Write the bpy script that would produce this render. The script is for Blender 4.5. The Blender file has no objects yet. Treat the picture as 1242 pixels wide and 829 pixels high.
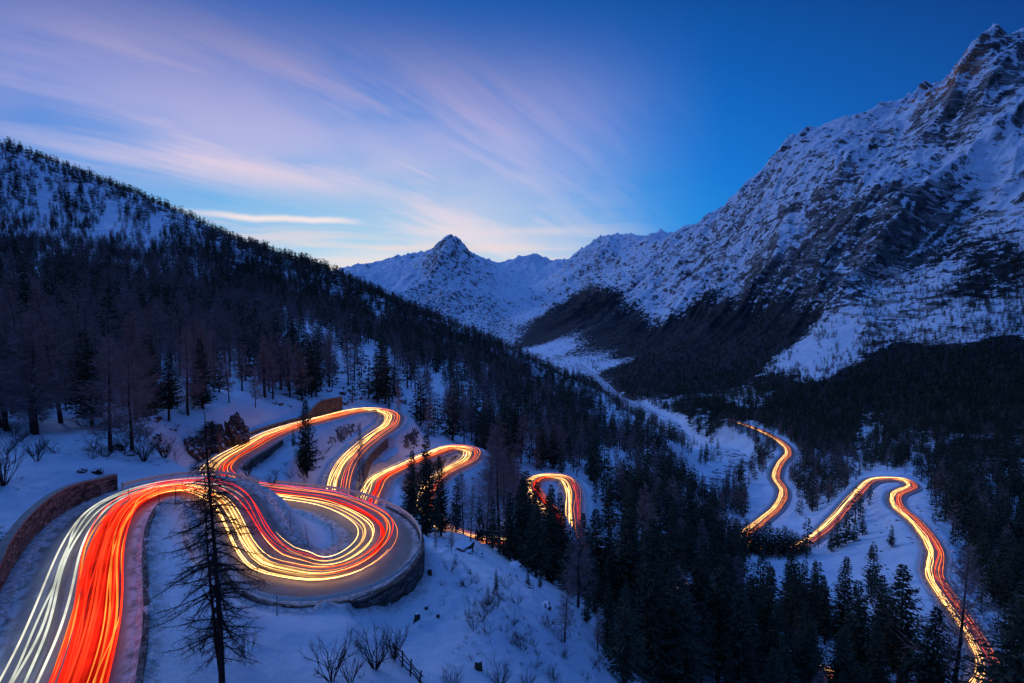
import bpy, math, random
import numpy as np
from mathutils import Vector

random.seed(7)
RNG = np.random.default_rng(11)
scene = bpy.context.scene
COL = scene.collection

# ------------------------------------------------------------------ camera
W0, H0, F0 = 1242.0, 829.0, 621.0
PITCH = math.radians(4.1)
CP, SP = math.cos(PITCH), math.sin(PITCH)
cam_d = bpy.data.cameras.new('camera')
cam_d.lens = 18.0
cam_d.sensor_width = 36.0
cam_d.clip_start = 0.5
cam_d.clip_end = 60000
cam = bpy.data.objects.new('camera', cam_d)
COL.objects.link(cam)
cam.location = (0, 0, 0)
cam.rotation_euler = (math.pi / 2 - PITCH, 0, 0)
scene.camera = cam
scene.view_settings.view_transform = 'Standard'
scene.view_settings.look = 'None'
scene.view_settings.exposure = 0
scene.cycles.use_denoising = True
scene.cycles.denoising_prefilter = 'ACCURATE'
scene.cycles.max_bounces = 5
scene.cycles.diffuse_bounces = 2
scene.cycles.glossy_bounces = 2
scene.cycles.sample_clamp_indirect = 3.0
scene.cycles.use_adaptive_sampling = True


def ue(px, py):
    """survey sighting -> (x/y, z/y)"""
    a = px - W0 / 2
    b = H0 / 2 - py
    yy = F0 * CP + b * SP
    zz = -F0 * SP + b * CP
    return a / yy, zz / yy


def P(px, py, Y):
    u, e = ue(px, py)
    return (u * Y, Y, e * Y)


def proj(x, y, z):
    f = y * CP - z * SP
    v = y * SP + z * CP
    return W0 / 2 + F0 * x / f, H0 / 2 - F0 * v / f


# ------------------------------------------------------------------ numpy noise
def _hash(ix, iy, seed):
    h = (ix * 374761393 + iy * 668265263 + seed * 1274126177) & 0xffffffff
    h = ((h ^ (h >> 13)) * 1274126177) & 0xffffffff
    return ((h ^ (h >> 16)) & 0xffff).astype(np.float64) / 65535.0


def vnoise(x, y, seed=0):
    ix = np.floor(x).astype(np.int64)
    iy = np.floor(y).astype(np.int64)
    fx = x - ix
    fy = y - iy
    fx = fx * fx * fx * (fx * (fx * 6 - 15) + 10)
    fy = fy * fy * fy * (fy * (fy * 6 - 15) + 10)
    a = _hash(ix, iy, seed); b = _hash(ix + 1, iy, seed)
    c = _hash(ix, iy + 1, seed); d = _hash(ix + 1, iy + 1, seed)
    return (a + (b - a) * fx) * (1 - fy) + (c + (d - c) * fx) * fy


def fbm(x, y, octv=4, seed=0, gain=0.5):
    s = 0; a = 1; t = 0
    for i in range(octv):
        s = s + a * (vnoise(x, y, seed + i * 17) * 2 - 1); t += a
        x, y = x * 1.62 - y * 1.18 + 13.1, x * 1.18 + y * 1.62 - 7.7
        a *= gain
    return s / t


def ridged(x, y, octv=5, seed=0, gain=0.55):
    s = 0; a = 1; t = 0; w = 1
    for i in range(octv):
        n = 1 - np.abs(vnoise(x, y, seed + i * 31) * 2 - 1)
        n = n * n
        s = s + a * n * w; t += a
        w = np.clip(n * 1.6, 0, 1)
        x, y = x * 1.62 - y * 1.18 + 5.1, x * 1.18 + y * 1.62 - 3.7
        a *= gain
    return s / t


def smooth(t):
    t = np.clip(t, 0, 1)
    return t * t * (3 - 2 * t)


# ------------------------------------------------------------------ road centreline: px, py, depth, half width
ROAD = [(0, 1000, 21.5, 4.0), (35, 900, 26, 4.0), (66, 829, 30.5, 3.9), (79, 790, 33, 3.8), (92, 730, 37.6, 3.6),
        (102, 680, 42.5, 3.5), (115, 645, 47, 3.5), (143, 614, 53.5, 3.6), (190, 597, 59.5, 3.8), (240, 590, 62.5, 3.8),
        (277, 600, 61, 3.6), (297, 630, 57.5, 3.4), (310, 660, 54.4, 3.5), (332, 688, 52, 4.1), (362, 708, 51, 4.9),
        (405, 710, 52, 5.0), (440, 692, 55, 4.8), (462, 665, 59.9, 4.5), (458, 641, 65.5, 4.1), (430, 622, 71.3, 3.8), (395, 611, 76.5, 3.8),
        (345, 603, 81, 3.7), (305, 598, 85, 3.7), (275, 590, 90, 3.8), (262, 577, 96, 3.8), (275, 560, 103, 3.7), (300, 545, 111, 3.7), (330, 529, 126, 3.7), (365, 517, 143, 3.7),
        (400, 508, 160, 3.7), (430, 500, 174, 3.9), (455, 498, 182, 4.2), (474, 504, 181, 4.3), (474, 516, 172, 4.1), (453, 532, 158, 3.8),
        (430, 552, 141, 3.6), (415, 575, 127, 3.6), (409, 600, 116, 3.7), (410, 622, 108, 4.0), (424, 634, 105, 4.0), (438, 624, 110, 4.0), (449, 600, 122, 3.8),
        (461, 582, 136, 3.7), (492, 566, 150, 3.7), (528, 551, 168, 3.8), (552, 544, 180, 4.0), (572, 549, 180, 4.2), (570, 559, 172, 4.0),
        (550, 570, 164, 3.8), (530, 582, 156, 3.6), (517, 602, 146, 3.6), (518, 624, 138, 3.6), (540, 644, 133, 3.6), (588, 659, 133, 3.6),
        (640, 658, 140, 3.7), (672, 645, 150, 3.8), (672, 628, 162, 3.8), (652, 605, 180, 3.8), (645, 588, 197, 3.8), (660, 579, 207, 4.0), (684, 582, 208, 4.2),
        (694, 597, 197, 4.0), (695, 625, 178, 3.8), (703, 660, 162, 3.8), (735, 690, 156, 3.8), (775, 698, 157, 3.8), (806, 700, 158, 3.8),
        (850, 735, 147, 3.8), (905, 778, 135, 3.8), (962, 806, 129, 3.8), (1030, 826, 127, 3.8), (1100, 850, 126, 3.8), (1170, 848, 132, 4.0),
        (1200, 815, 146, 4.0), (1182, 775, 160, 4.0), (1155, 735, 178, 4.0), (1133, 700, 200, 4.2), (1134, 668, 226, 4.4), (1112, 636, 258, 4.4),
        (1088, 614, 292, 4.6), (1088, 600, 318, 4.8), (1106, 590, 338, 5.0), (1096, 583, 352, 5.0), (1062, 582, 352, 4.8),
        (1036, 604, 332, 4.6), (1010, 633, 304, 4.4), (982, 656, 286, 4.2), (950, 668, 278, 4.2), (915, 665, 285, 4.2), (903, 652, 300, 4.2), (920, 636, 328, 4.4),
        (944, 614, 366, 4.8), (950, 596, 405, 5.2), (941, 580, 445, 5.6), (946, 563, 490, 6.0), (956, 550, 530, 6.5), (948, 538, 580, 7.0),
        (924, 524, 650, 7.5), (900, 515, 715, 8), (884, 510, 760, 8)]


def catmull(pts, step):
    pts = np.array(pts, float)
    out = []
    for i in range(len(pts) - 1):
        p0 = pts[max(i - 1, 0)]; p1 = pts[i]; p2 = pts[i + 1]; p3 = pts[min(i + 2, len(pts) - 1)]
        n = max(2, int(np.linalg.norm((p2 - p1)[:2]) / step))
        d1 = max(np.linalg.norm((p1 - p0)[:3]), 1e-6) ** .5; d2 = max(np.linalg.norm((p2 - p1)[:3]), 1e-6) ** .5
        d3 = max(np.linalg.norm((p3 - p2)[:3]), 1e-6) ** .5
        m1 = (p2 - p1) if i == 0 else ((p1 - p0) / d1 - (p2 - p0) / (d1 + d2) + (p2 - p1) / d2) * d2
        m2 = (p2 - p1) if i == len(pts) - 2 else ((p2 - p1) / d2 - (p3 - p1) / (d2 + d3) + (p3 - p2) / d3) * d2
        for k in range(n):
            t = k / n
            out.append((2 * t**3 - 3 * t**2 + 1) * p1 + (t**3 - 2 * t**2 + t) * m1 + (-2 * t**3 + 3 * t**2) * p2 + (t**3 - t**2) * m2)
    out.append(pts[-1])
    return np.array(out)


rc = np.array([P(a, b, c) + (w,) for a, b, c, w in ROAD])
CL = catmull(rc, 1.0)                      # x, y, z, half width
# smooth centreline a little
for _ in range(6):
    CL[1:-1] = CL[1:-1] * .5 + .25 * (CL[:-2] + CL[2:])
zz = CL[:, 2].copy()
for _ in range(60):
    zz[1:-1] = zz[1:-1] * .5 + .25 * (zz[:-2] + zz[2:])
CL[:, 2] = zz
tan = np.gradient(CL[:, :2], axis=0)
tan /= np.linalg.norm(tan, axis=1)[:, None]
NRM = np.stack([tan[:, 1], -tan[:, 0]], 1)       # right-hand side, going down the pass
SEG = np.r_[0, np.cumsum(np.linalg.norm(np.diff(CL[:, :2], axis=0), axis=1))]
print('ROAD length', SEG[-1], 'samples', len(CL))
CPX, CPY = proj(CL[:, 0], CL[:, 1], CL[:, 2])


def road_index(px, py, Y=None):
    d = np.hypot(CPX - px, CPY - py)
    if Y is not None:
        d = d + np.abs(CL[:, 1] - Y)
    return int(np.argmin(d))


# ------------------------------------------------------------------ terrain control sightings
CTRL = [
    # foreground
    (-300, 1000, 18), (-300, 829, 27), (-300, 700, 38), (-300, 600, 52), (-300, 520, 80), (-300, 450, 140),
    (0, 1100, 16), (300, 1100, 16), (600, 1100, 18), (900, 1100, 26), (1200, 1100, 45), (1500, 1100, 60),
    (-60, 829, 29), (-60, 720, 39), (-20, 650, 48), (-10, 600, 55), (60, 560, 64), (140, 562, 68), (0, 540, 75), (100, 530, 82), (190, 550, 78), (200, 520, 92),
    (160, 500, 105), (0, 500, 98), (0, 450, 145), (60, 400, 210), (0, 330, 420), (0, 280, 650), (0, 230, 800), (0, 183, 900),
    (250, 829, 32), (250, 740, 38.5), (225, 660, 45.5), (340, 829, 34), (330, 770, 40), (420, 829, 36), (400, 768, 43),
    (370, 650, 62), (400, 655, 62),
    (497, 695, 58.2), (464, 738, 50.2), (508, 664, 65), (525, 740, 51.5), (560, 829, 40), (590, 760, 50), (550, 700, 61), (620, 829, 43), (700, 829, 50), (690, 760, 62), (590, 690, 70), (540, 670, 74),
    (640, 700, 80), (730, 790, 68), (800, 850, 70), (810, 780, 95), (900, 880, 85), (960, 900, 92), (1060, 900, 100), (1150, 900, 112), (1242, 880, 125),
    (1300, 800, 145), (560, 650, 100), (700, 720, 110), (620, 680, 100),
    # snow between the loops
    (330, 590, 98), (350, 570, 108), (390, 560, 118), (400, 535, 140), (440, 515, 164), (355, 545, 118),
    (475, 580, 128), (520, 568, 158), (480, 540, 163), (520, 525, 190), (550, 558, 170),
    (490, 600, 124), (480, 630, 112), (600, 600, 165), (620, 640, 140), (680, 600, 190), (720, 600, 205), (730, 640, 180), (760, 670, 165),
    # left hillside
    (-300, 400, 240), (-300, 300, 480), (-300, 200, 750), (-300, 130, 900),
    (150, 450, 150), (150, 400, 240), (150, 340, 450), (150, 290, 680), (75, 208, 910), (150, 232, 920), (215, 258, 950),
    (240, 500, 115), (300, 500, 130), (300, 470, 160), (300, 440, 210), (300, 400, 320), (300, 350, 560), (300, 300, 1000),
    (380, 490, 168), (360, 470, 190), (430, 480, 195), (450, 440, 290), (450, 410, 450), (450, 380, 700), (400, 329, 1000), (450, 354, 970),
    (540, 505, 235), (550, 470, 350), (550, 430, 600), (500, 376, 950), (550, 398, 930), (600, 555, 215), (640, 530, 290), (650, 490, 450), (650, 460, 650), (600, 420, 900), (650, 445, 860),
    (740, 600, 235), (750, 560, 320), (750, 530, 450), (700, 472, 800), (750, 497, 720),
    (830, 640, 235), (830, 590, 330), (830, 565, 430), (800, 524, 620), (830, 545, 540), (862, 580, 440), (868, 620, 350), (870, 660, 270),
    # behind the left ridge
    (-300, 200, 1400), (0, 240, 1400), (150, 290, 1450), (300, 350, 1500), (400, 385, 1600), (500, 430, 1500), (600, 475, 1400), (700, 520, 1150), (780, 548, 900), (820, 572, 700),
    (-300, 300, 3000), (0, 300, 3000), (200, 340, 3000), (400, 400, 3000), (-300, 330, 9000), (0, 335, 9000), (250, 340, 9000), (350, 352, 9000),
    (520, 440, 2600), (600, 450, 2600), (500, 430, 4500), (600, 425, 5000), (640, 470, 1900), (700, 500, 1600),
    # river and valley floor
    (848, 620, 425), (870, 580, 500), (898, 556, 560), (860, 528, 700), (820, 509, 950), (770, 487, 1500), (700, 452, 2700), (690, 432, 3700), (645, 432, 4200),
    (1000, 700, 225), (930, 690, 225), (1050, 740, 190), (1000, 760, 165), (1100, 760, 165), (960, 730, 185), (870, 720, 190), (1060, 650, 262), (1050, 620, 300),
    (1100, 660, 235), (1165, 660, 240), (900, 600, 410), (980, 600, 390), (1000, 570, 460), (900, 575, 500), (1000, 545, 600), (960, 520, 760), (900, 500, 950), (850, 490, 1250),
    (1240, 720, 205), (1242, 660, 275), (1200, 620, 320), (1242, 600, 370), (1242, 540, 500), (1242, 480, 800), (1242, 430, 1100),
    (1242, 350, 1500), (1242, 250, 1900), (1242, 150, 2300), (1150, 580, 400), (1150, 540, 520), (1150, 490, 760), (1150, 440, 1100), (1150, 400, 1400),
    (1150, 330, 1750), (1150, 250, 2200), (1150, 170, 2650), (1500, 700, 220), (1500, 600, 370), (1500, 480, 800), (1500, 350, 1400), (1500, 200, 2000), (1500, 60, 2600),
    (1100, 250, 2350), (1100, 330, 1900), (1100, 400, 1550), (1100, 440, 1250), (1100, 480, 900), (1090, 530, 600),
    (1000, 200, 3400), (1000, 270, 2800), (1000, 350, 2200), (1000, 400, 1800), (1000, 450, 1350), (1000, 490, 950),
    (900, 285, 4000), (900, 340, 3300), (900, 400, 2600), (900, 440, 2000), (900, 475, 1400),
    (800, 330, 5500), (800, 370, 4400), (800, 410, 3500), (800, 440, 2600), (800, 470, 1800),
    (750, 320, 7000), (750, 370, 5200), (750, 410, 3900), (750, 440, 3000), (700, 345, 7300), (700, 380, 5700), (700, 405, 4600),
    (650, 350, 9500), (640, 385, 6700), (655, 410, 5300), (600, 350, 8000), (600, 395, 6500), (545, 330, 7900), (545, 385, 6600), (460, 345, 8000), (460, 385, 6600),
    # skylines
    (410, 333, 8600), (450, 325, 8600), (485, 325, 8600), (515, 316, 8600), (533, 306, 8550), (545, 297, 8500), (556, 306, 8500), (575, 316, 8500), (605, 331, 8500),
    (620, 319, 11500), (650, 317, 11500), (680, 317, 11500), (640, 338, 10000),
    (700, 307, 8400), (720, 297, 8200), (742, 289, 8000), (765, 292, 7700), (790, 289, 7400), (805, 290, 7000),
    (825, 279, 6300), (860, 263, 5400), (900, 236, 4700), (930, 211, 4300), (960, 184, 4000), (1000, 166, 3800), (1045, 149, 3600), (1080, 144, 3400),
    (1110, 128, 3200), (1135, 105, 3050), (1160, 90, 2950), (1185, 70, 2850), (1200, 60, 2800), (1242, 62, 2750), (1500, 10, 3000),
    (380, 350, 13000), (545, 330, 13000), (650, 330, 14500), (742, 320, 12500), (860, 320, 8000), (960, 260, 6200), (1110, 220, 5200), (1242, 160, 4800), (1500, 150, 5000),
    (1000, 300, 11000), (1300, 280, 11000), (1500, 280, 11000), (500, 345, 16000), (900, 330, 16000), (100, 345, 16000),
]
KU = 1.6
cu = []; 
for a, b, c in CTRL:
    u, e = ue(a, b); cu.append((u * KU, math.log(c), e))
last = None
for a in np.arange(0, len(CL)):
    if last is None or np.linalg.norm(CL[a, :2] - last) > max(5.0, CL[a, 1] * .05):
        last = CL[a, :2].copy()
        cu.append((CL[a, 0] / CL[a, 1] * KU, math.log(CL[a, 1]), CL[a, 2] / CL[a, 1]))
cu = np.array(cu)
print('control points', len(cu))
nC = len(cu)
d2 = (cu[:, None, 0] - cu[None, :, 0])**2 + (cu[:, None, 1] - cu[None, :, 1])**2
K = np.where(d2 > 0, d2 * np.log(np.maximum(d2, 1e-12)) * .5, 0)
A = np.zeros((nC + 3, nC + 3))
A[:nC, :nC] = K + np.eye(nC) * 2e-4
A[:nC, nC] = 1; A[:nC, nC + 1:] = cu[:, :2]
A[nC, :nC] = 1; A[nC + 1:, :nC] = cu[:, :2].T
sol = np.linalg.solve(A, np.r_[cu[:, 2], 0, 0, 0])
GU = np.linspace(-1.5, 1.5, 420) * KU
GV = np.linspace(math.log(8), math.log(17000), 620)
EG = np.zeros((len(GV), len(GU)))
for i, v in enumerate(GV):
    dd = (GU[:, None] - cu[None, :, 0])**2 + (v - cu[None, :, 1])**2
    EG[i] = (np.where(dd > 1e-12, dd * np.log(np.maximum(dd, 1e-12)) * .5, 0) @ sol[:nC]) + sol[nC] + sol[nC + 1] * GU + sol[nC + 2] * v


def base_z(x, y):
    u = np.clip(x / y * KU, GU[0], GU[-1] - 1e-6); v = np.clip(np.log(y), GV[0], GV[-1] - 1e-6)
    a = (u - GU[0]) / (GU[1] - GU[0]); b = (v - GV[0]) / (GV[1] - GV[0])
    ia = np.minimum(a.astype(int), len(GU) - 2); ib = np.minimum(b.astype(int), len(GV) - 2)
    fa = a - ia; fb = b - ib
    e = (EG[ib, ia] * (1 - fa) + EG[ib, ia + 1] * fa) * (1 - fb) + (EG[ib + 1, ia] * (1 - fa) + EG[ib + 1, ia + 1] * fa) * fb
    return e * y


def chutes(x, y):
    """avalanche chutes running down the faces: 0..1"""
    deep = smooth((y - 5200) / 900)
    wx = x + 60 * fbm(x / 260, y / 260, 3, 177); wy = y + 60 * fbm(x / 260, y / 260, 3, 199)
    ta = (-.54 * wx + .84 * wy) * (1 - deep) + wx * deep
    al = (-.84 * wx - .54 * wy) * (1 - deep) + wy * deep
    r = ridged(ta / 210, al / 1500, 2, 81, .5)
    return smooth((r - .68) / .14) * smooth((y - 1250) / 300)


def noise_z(x, y, z):
    near = (fbm(x / 9, y / 9, 4, 3) * .62 + ridged(x / 5.5, y / 4, 3, 14) * .30) * smooth((y - 15) / 40) * smooth((500 - y) / 300) + fbm(x / 2.1, y / 2.1, 2, 9) * .15 * smooth((190 - y) / 60)
    mid = fbm(x / 55, y / 55, 5, 5) * 6.0 * smooth((y - 90) / 600) + (ridged(x / 17, y / 17, 5, 15, .6) - .4) * 2.2 * smooth((y - 85) / 60) * smooth((1300 - y) / 400)
    far = np.zeros_like(x)
    m = y > 1100
    if m.any():
        xm, ym = x[m], y[m]
        a = smooth((ym - 1100) / 1500) * smooth((z[m] + 330 + ym * .01) / 450)
        sc = 420 + ym * .09
        sc = 900.0
        wx = xm + 160 * fbm(xm / 700, ym / 700, 3, 77); wy = ym + 160 * fbm(xm / 700, ym / 700, 3, 99)
        # spurs and gullies run down the fall line of each face
        deep = smooth((ym - 5200) / 900)
        ta = (-.54 * wx + .84 * wy) * (1 - deep) + wx * deep
        al = (-.84 * wx - .54 * wy) * (1 - deep) + wy * deep
        rr = ridged(wx / sc, wy / sc, 6, 40, .52) - .42
        g1 = ridged(ta / 330, al / 1300, 5, 61, .55) - .42
        g2 = ridged(ta / 120 + .3 * g1, al / 420, 4, 64, .58) - .42
        r3 = ridged(xm / 75, ym / 75, 4, 67, .62) - .42
        far[m] = a * (rr * np.minimum(ym * .06, 170) * (1 - .4 * deep) + g1 * (165 - 75 * deep) + g2 * (70 - 20 * deep) + r3 * (20 + 18 * deep))
    for (a_, b_, c_), hgt_, rad_ in (((545, 288, 8500), 190, 560), ((742, 278, 8000), 110, 520), ((716, 290, 8200), 80, 380), ((770, 284, 7700), 80, 400), ((800, 277, 7100), 110, 480),
                                     ((628, 311, 11500), 130, 500), ((655, 308, 11500), 130, 520)):
        qx_, qy_, _z = P(a_, b_, c_)
        m = (y > 6000)
        if m.any():
            dx_ = x[m] - qx_; dy_ = y[m] - qy_; th_ = np.arctan2(dy_, dx_)
            dd_ = np.hypot(dx_, dy_) / (rad_ * (1 + .35 * np.cos(3 * th_ + a_)))
            far[m] += hgt_ * np.clip(1 - dd_, 0, 1)**1.5
    return near + mid + far


RX = CL[::2].astype(np.float32)


def edge_pts(a, b, side, extra=.5):
    i0, i1 = road_index(*a), road_index(*b); ii = np.arange(i0, i1 + 1, 2)
    w = CL[ii, 3] + extra
    return np.stack([CL[ii, 0] + side * NRM[ii, 0] * w, CL[ii, 1] + side * NRM[ii, 1] * w], 1)


RAILED = np.concatenate([edge_pts((150, 611, 54), (268, 603, 59), -1), edge_pts((325, 690, 51), (320, 600, 84), 1), edge_pts((440, 499, 177), (440, 543, 149), 1),
                         edge_pts((552, 544, 180), (550, 570, 164), 1), edge_pts((447, 603, 120), (490, 567, 150), 1), edge_pts((84, 755, 36), (190, 597, 59), -1, .8)])
WALLED = np.concatenate([edge_pts((425, 705, 53), (395, 611, 76), 1, 1.5), edge_pts((268, 570, 98), (322, 533, 121), 1, 1.5), edge_pts((453, 532, 158), (420, 566, 133), -1, 1.5)])


def near_set(x, y, pts, r):
    out = np.zeros(x.shape); idx = np.nonzero((y > pts[:, 1].min() - 5) & (y < pts[:, 1].max() + 5) & (np.abs(x) < 80))[0]
    for s in range(0, len(idx), 40000):
        j = idx[s:s + 40000]
        d = np.sqrt((x[j][:, None] - pts[None, :, 0])**2 + (y[j][:, None] - pts[None, :, 1])**2).min(1)
        out[j] = smooth(1.6 - d / r)
    return out


def carve(x, y, z):
    """level the ground along the road; returns new z and distance beyond the road edge"""
    out = z.copy(); dist = np.full(x.shape, 99.0)
    idx = np.nonzero((y < 900) & (y > 12))[0]
    wl = near_set(x, y, WALLED, 3.0); rl = near_set(x, y, RAILED, 1.7)
    # coarse reject
    for s in range(0, len(idx), 20000):
        ii = idx[s:s + 20000]
        xx = x[ii].astype(np.float32); yy = y[ii].astype(np.float32)
        sel = (RX[:, 1] > yy.min() - 35) & (RX[:, 1] < yy.max() + 35) & (RX[:, 0] > xx.min() - 35) & (RX[:, 0] < xx.max() + 35)
        R = RX[sel]
        if len(R) == 0: continue
        dd = np.sqrt((xx[:, None] - R[None, :, 0])**2 + (yy[:, None] - R[None, :, 1])**2) - R[None, :, 3]
        dm = dd.min(1)
        near = dm < 26
        if not near.any(): continue
        dd = dd[near]
        w = 1 / (np.maximum(dd, 0) + .35)**4
        zr = (w * R[None, :, 2]).sum(1) / w.sum(1)
        dmn = dm[near]
        jj = ii[near]
        k = smooth((dmn - .9 + .6 * wl[jj]) / ((6.0 + .008 * y[jj]) * (1 - wl[jj]) + .5 * wl[jj]))
        out[jj] = zr * (1 - k) + z[jj] * k
        dist[jj] = dmn
    # road bed, ploughed snow bank
    bank = np.exp(-((dist - .9) / .55)**2) * (.42 + .38 * fbm(x / 1.3, y / 1.3, 3, 21)) * smooth((260 - y) / 160)
    out += bank * (1 - .85 * rl)
    out = np.where(dist < .3, out - .18 * smooth((.3 - dist) / .35), out)
    out = np.where(y > 230, out - smooth((2.5 - dist) / 2) * smooth((y-230)/100)*.5, out)
    return out, dist


def ground(x, y):
    x = np.atleast_1d(np.asarray(x, float)); y = np.atleast_1d(np.asarray(y, float))
    z = base_z(x, y)
    z = z + noise_z(x, y, z)
    return carve(x, y, z)


def gz(x, y):
    return float(ground([x], [y])[0][0])


# ------------------------------------------------------------------ node helpers
def new_mat(name):
    m = bpy.data.materials.new(name); m.use_nodes = True
    nt = m.node_tree; nt.nodes.clear()
    return m, nt, nt.nodes, nt.links


def ramp(nodes, stops, interp='LINEAR'):
    r = nodes.new('ShaderNodeValToRGB'); cr = r.color_ramp; cr.interpolation = interp
    while len(cr.elements) > 1: cr.elements.remove(cr.elements[-1])
    cr.elements[0].position = stops[0][0]; cr.elements[0].color = (*stops[0][1], 1)
    for p, c in stops[1:]:
        e = cr.elements.new(p); e.color = (*c, 1)
    return r


def g3(v): return (v, v, v)


def srgb(r, g, b):
    f = lambda c: (c / 255 / 12.92) if c / 255 <= .04045 else ((c / 255 + .055) / 1.055)**2.4
    return (f(r), f(g), f(b))


class NB:
    """tiny node-building helper"""
    def __init__(s, nt): s.nt = nt; s.n = nt.nodes; s.l = nt.links
    def node(s, t, **kw):
        n = s.n.new(t)
        for k, v in kw.items(): setattr(n, k, v)
        return n
    def put(s, sock, v):
        if v is None: return
        if isinstance(v, bpy.types.NodeSocket): s.l.new(v, sock)
        elif isinstance(v, (tuple, list)) and len(v) == 3 and sock.type == 'RGBA': sock.default_value = (*v, 1)
        else: sock.default_value = v
    def math(s, op, a, b=None, c=None, clamp=False):
        n = s.n.new('ShaderNodeMath'); n.operation = op; n.use_clamp = clamp
        s.put(n.inputs[0], a); s.put(n.inputs[1], b); s.put(n.inputs[2], c)
        return n.outputs[0]
    def maprange(s, v, a, b, c=0., d=1., kind='SMOOTHSTEP'):
        n = s.n.new('ShaderNodeMapRange'); n.interpolation_type = kind
        s.put(n.inputs[0], v); n.inputs[1].default_value = a; n.inputs[2].default_value = b; n.inputs[3].default_value = c; n.inputs[4].default_value = d
        return n.outputs[0]
    def mix(s, f, a, b, blend='MIX'):
        n = s.n.new('ShaderNodeMix'); n.data_type = 'RGBA'; n.blend_type = blend
        s.put(n.inputs[0], f); s.put(n.inputs[6], a); s.put(n.inputs[7], b)
        return n.outputs[2]
    def noise(s, vec, scale, detail=4, rough=.55, dist=0, out=0, kind='FBM'):
        n = s.n.new('ShaderNodeTexNoise'); n.noise_type = kind; s.put(n.inputs['Vector'], vec)
        n.inputs['Scale'].default_value = scale; n.inputs['Detail'].default_value = detail; n.inputs['Roughness'].default_value = rough; n.inputs['Distortion'].default_value = dist
        return n.outputs[out]
    def mapping(s, vec, loc=(0, 0, 0), rot=(0, 0, 0), scale=(1, 1, 1)):
        n = s.n.new('ShaderNodeMapping'); s.put(n.inputs[0], vec)
        n.inputs[1].default_value = loc; n.inputs[2].default_value = rot; n.inputs[3].default_value = scale
        return n.outputs[0]
    def sep(s, vec):
        n = s.n.new('ShaderNodeSeparateXYZ'); s.put(n.inputs[0], vec); return n.outputs
    def comb(s, x, y, z):
        n = s.n.new('ShaderNodeCombineXYZ'); s.put(n.inputs[0], x); s.put(n.inputs[1], y); s.put(n.inputs[2], z); return n.outputs[0]
    def attr(s, name):
        n = s.n.new('ShaderNodeAttribute'); n.attribute_name = name; return n.outputs['Fac']
    def bsdf(s, col, rough=.8, bump=None, bstr=.5, bdist=1., spec=.3, **kw):
        p = s.n.new('ShaderNodeBsdfPrincipled'); s.put(p.inputs['Base Color'], col); s.put(p.inputs['Roughness'], rough)
        p.inputs['Specular IOR Level'].default_value = spec
        if bump is not None:
            b = s.n.new('ShaderNodeBump'); b.inputs['Strength'].default_value = bstr; b.inputs['Distance'].default_value = bdist
            s.put(b.inputs['Height'], bump); s.l.new(b.outputs[0], p.inputs['Normal'])
        for k, v in kw.items(): s.put(p.inputs[k], v)
        o = s.n.new('ShaderNodeOutputMaterial'); s.l.new(p.outputs[0], o.inputs[0])
        return p


# ------------------------------------------------------------------ world
SUN_EL, SUN_AZ = math.radians(3.0), math.radians(-20)     # glow over the valley, left of the view axis
world = bpy.data.worlds.new('World'); scene.world = world; world.use_nodes = True
wn = world.node_tree; wn.nodes.clear(); nb = NB(wn)
tc = nb.node('ShaderNodeTexCoord').outputs['Generated']
x, y, z = nb.sep(tc)[:3]
zc = nb.math('MAXIMUM', z, 0.0)
# clear-sky colour: distance from the glow on the horizon, squashed so the glow hugs the horizon
dx = nb.math('MULTIPLY', nb.math('ADD', x, 0.24), 0.50)
dy = nb.math('MULTIPLY', nb.math('SUBTRACT', nb.math('MINIMUM', y, .97), .97), .45)
dist = nb.math('SQRT', nb.math('ADD', nb.math('ADD', nb.math('MULTIPLY', dx, dx), nb.math('MULTIPLY', dy, dy)), nb.math('MULTIPLY', zc, zc)))
rp = ramp(wn.nodes, [(0, srgb(250, 225, 205)), (.055, srgb(240, 226, 220)), (.115, srgb(150, 202, 234)), (.21, srgb(72, 172, 232)), (.29, srgb(16, 142, 226)), (.38, srgb(4, 116, 210)), (.48, srgb(2, 92, 182)), (.62, srgb(4, 54, 126)), (.8, srgb(4, 34, 90)), (1, srgb(10, 40, 110))])
wn.links.new(dist, rp.inputs[0])
clear = rp.outputs[0]
# cirrus: streaks on a high sheet, seen in perspective
den = nb.math('ADD', zc, .22)
cx = nb.math('DIVIDE', x, den); cy = nb.math('DIVIDE', y, den)
cv = nb.comb(cx, cy, 0.0)
cvr = nb.mapping(nb.mapping(cv, rot=(0, 0, math.radians(38))), scale=(1.5, .42, 1))
warp = nb.noise(nb.mapping(cv, scale=(.5, .5, 1)), 1.0, 3, .5, out=1)
wv = nb.node('ShaderNodeVectorMath', operation='MULTIPLY_ADD'); nb.put(wv.inputs[0], warp); wv.inputs[1].default_value = (.5, .35, 0); nb.put(wv.inputs[2], cvr)
streak = nb.noise(wv.outputs[0], 1.25, 6, .52)
fine = nb.noise(nb.mapping(wv.outputs[0], scale=(3.2, 1.0, 1)), 2.2, 5, .6)
tot = nb.math('ADD', nb.math('MULTIPLY', streak, .8), nb.math('MULTIPLY', fine, .2))
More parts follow.
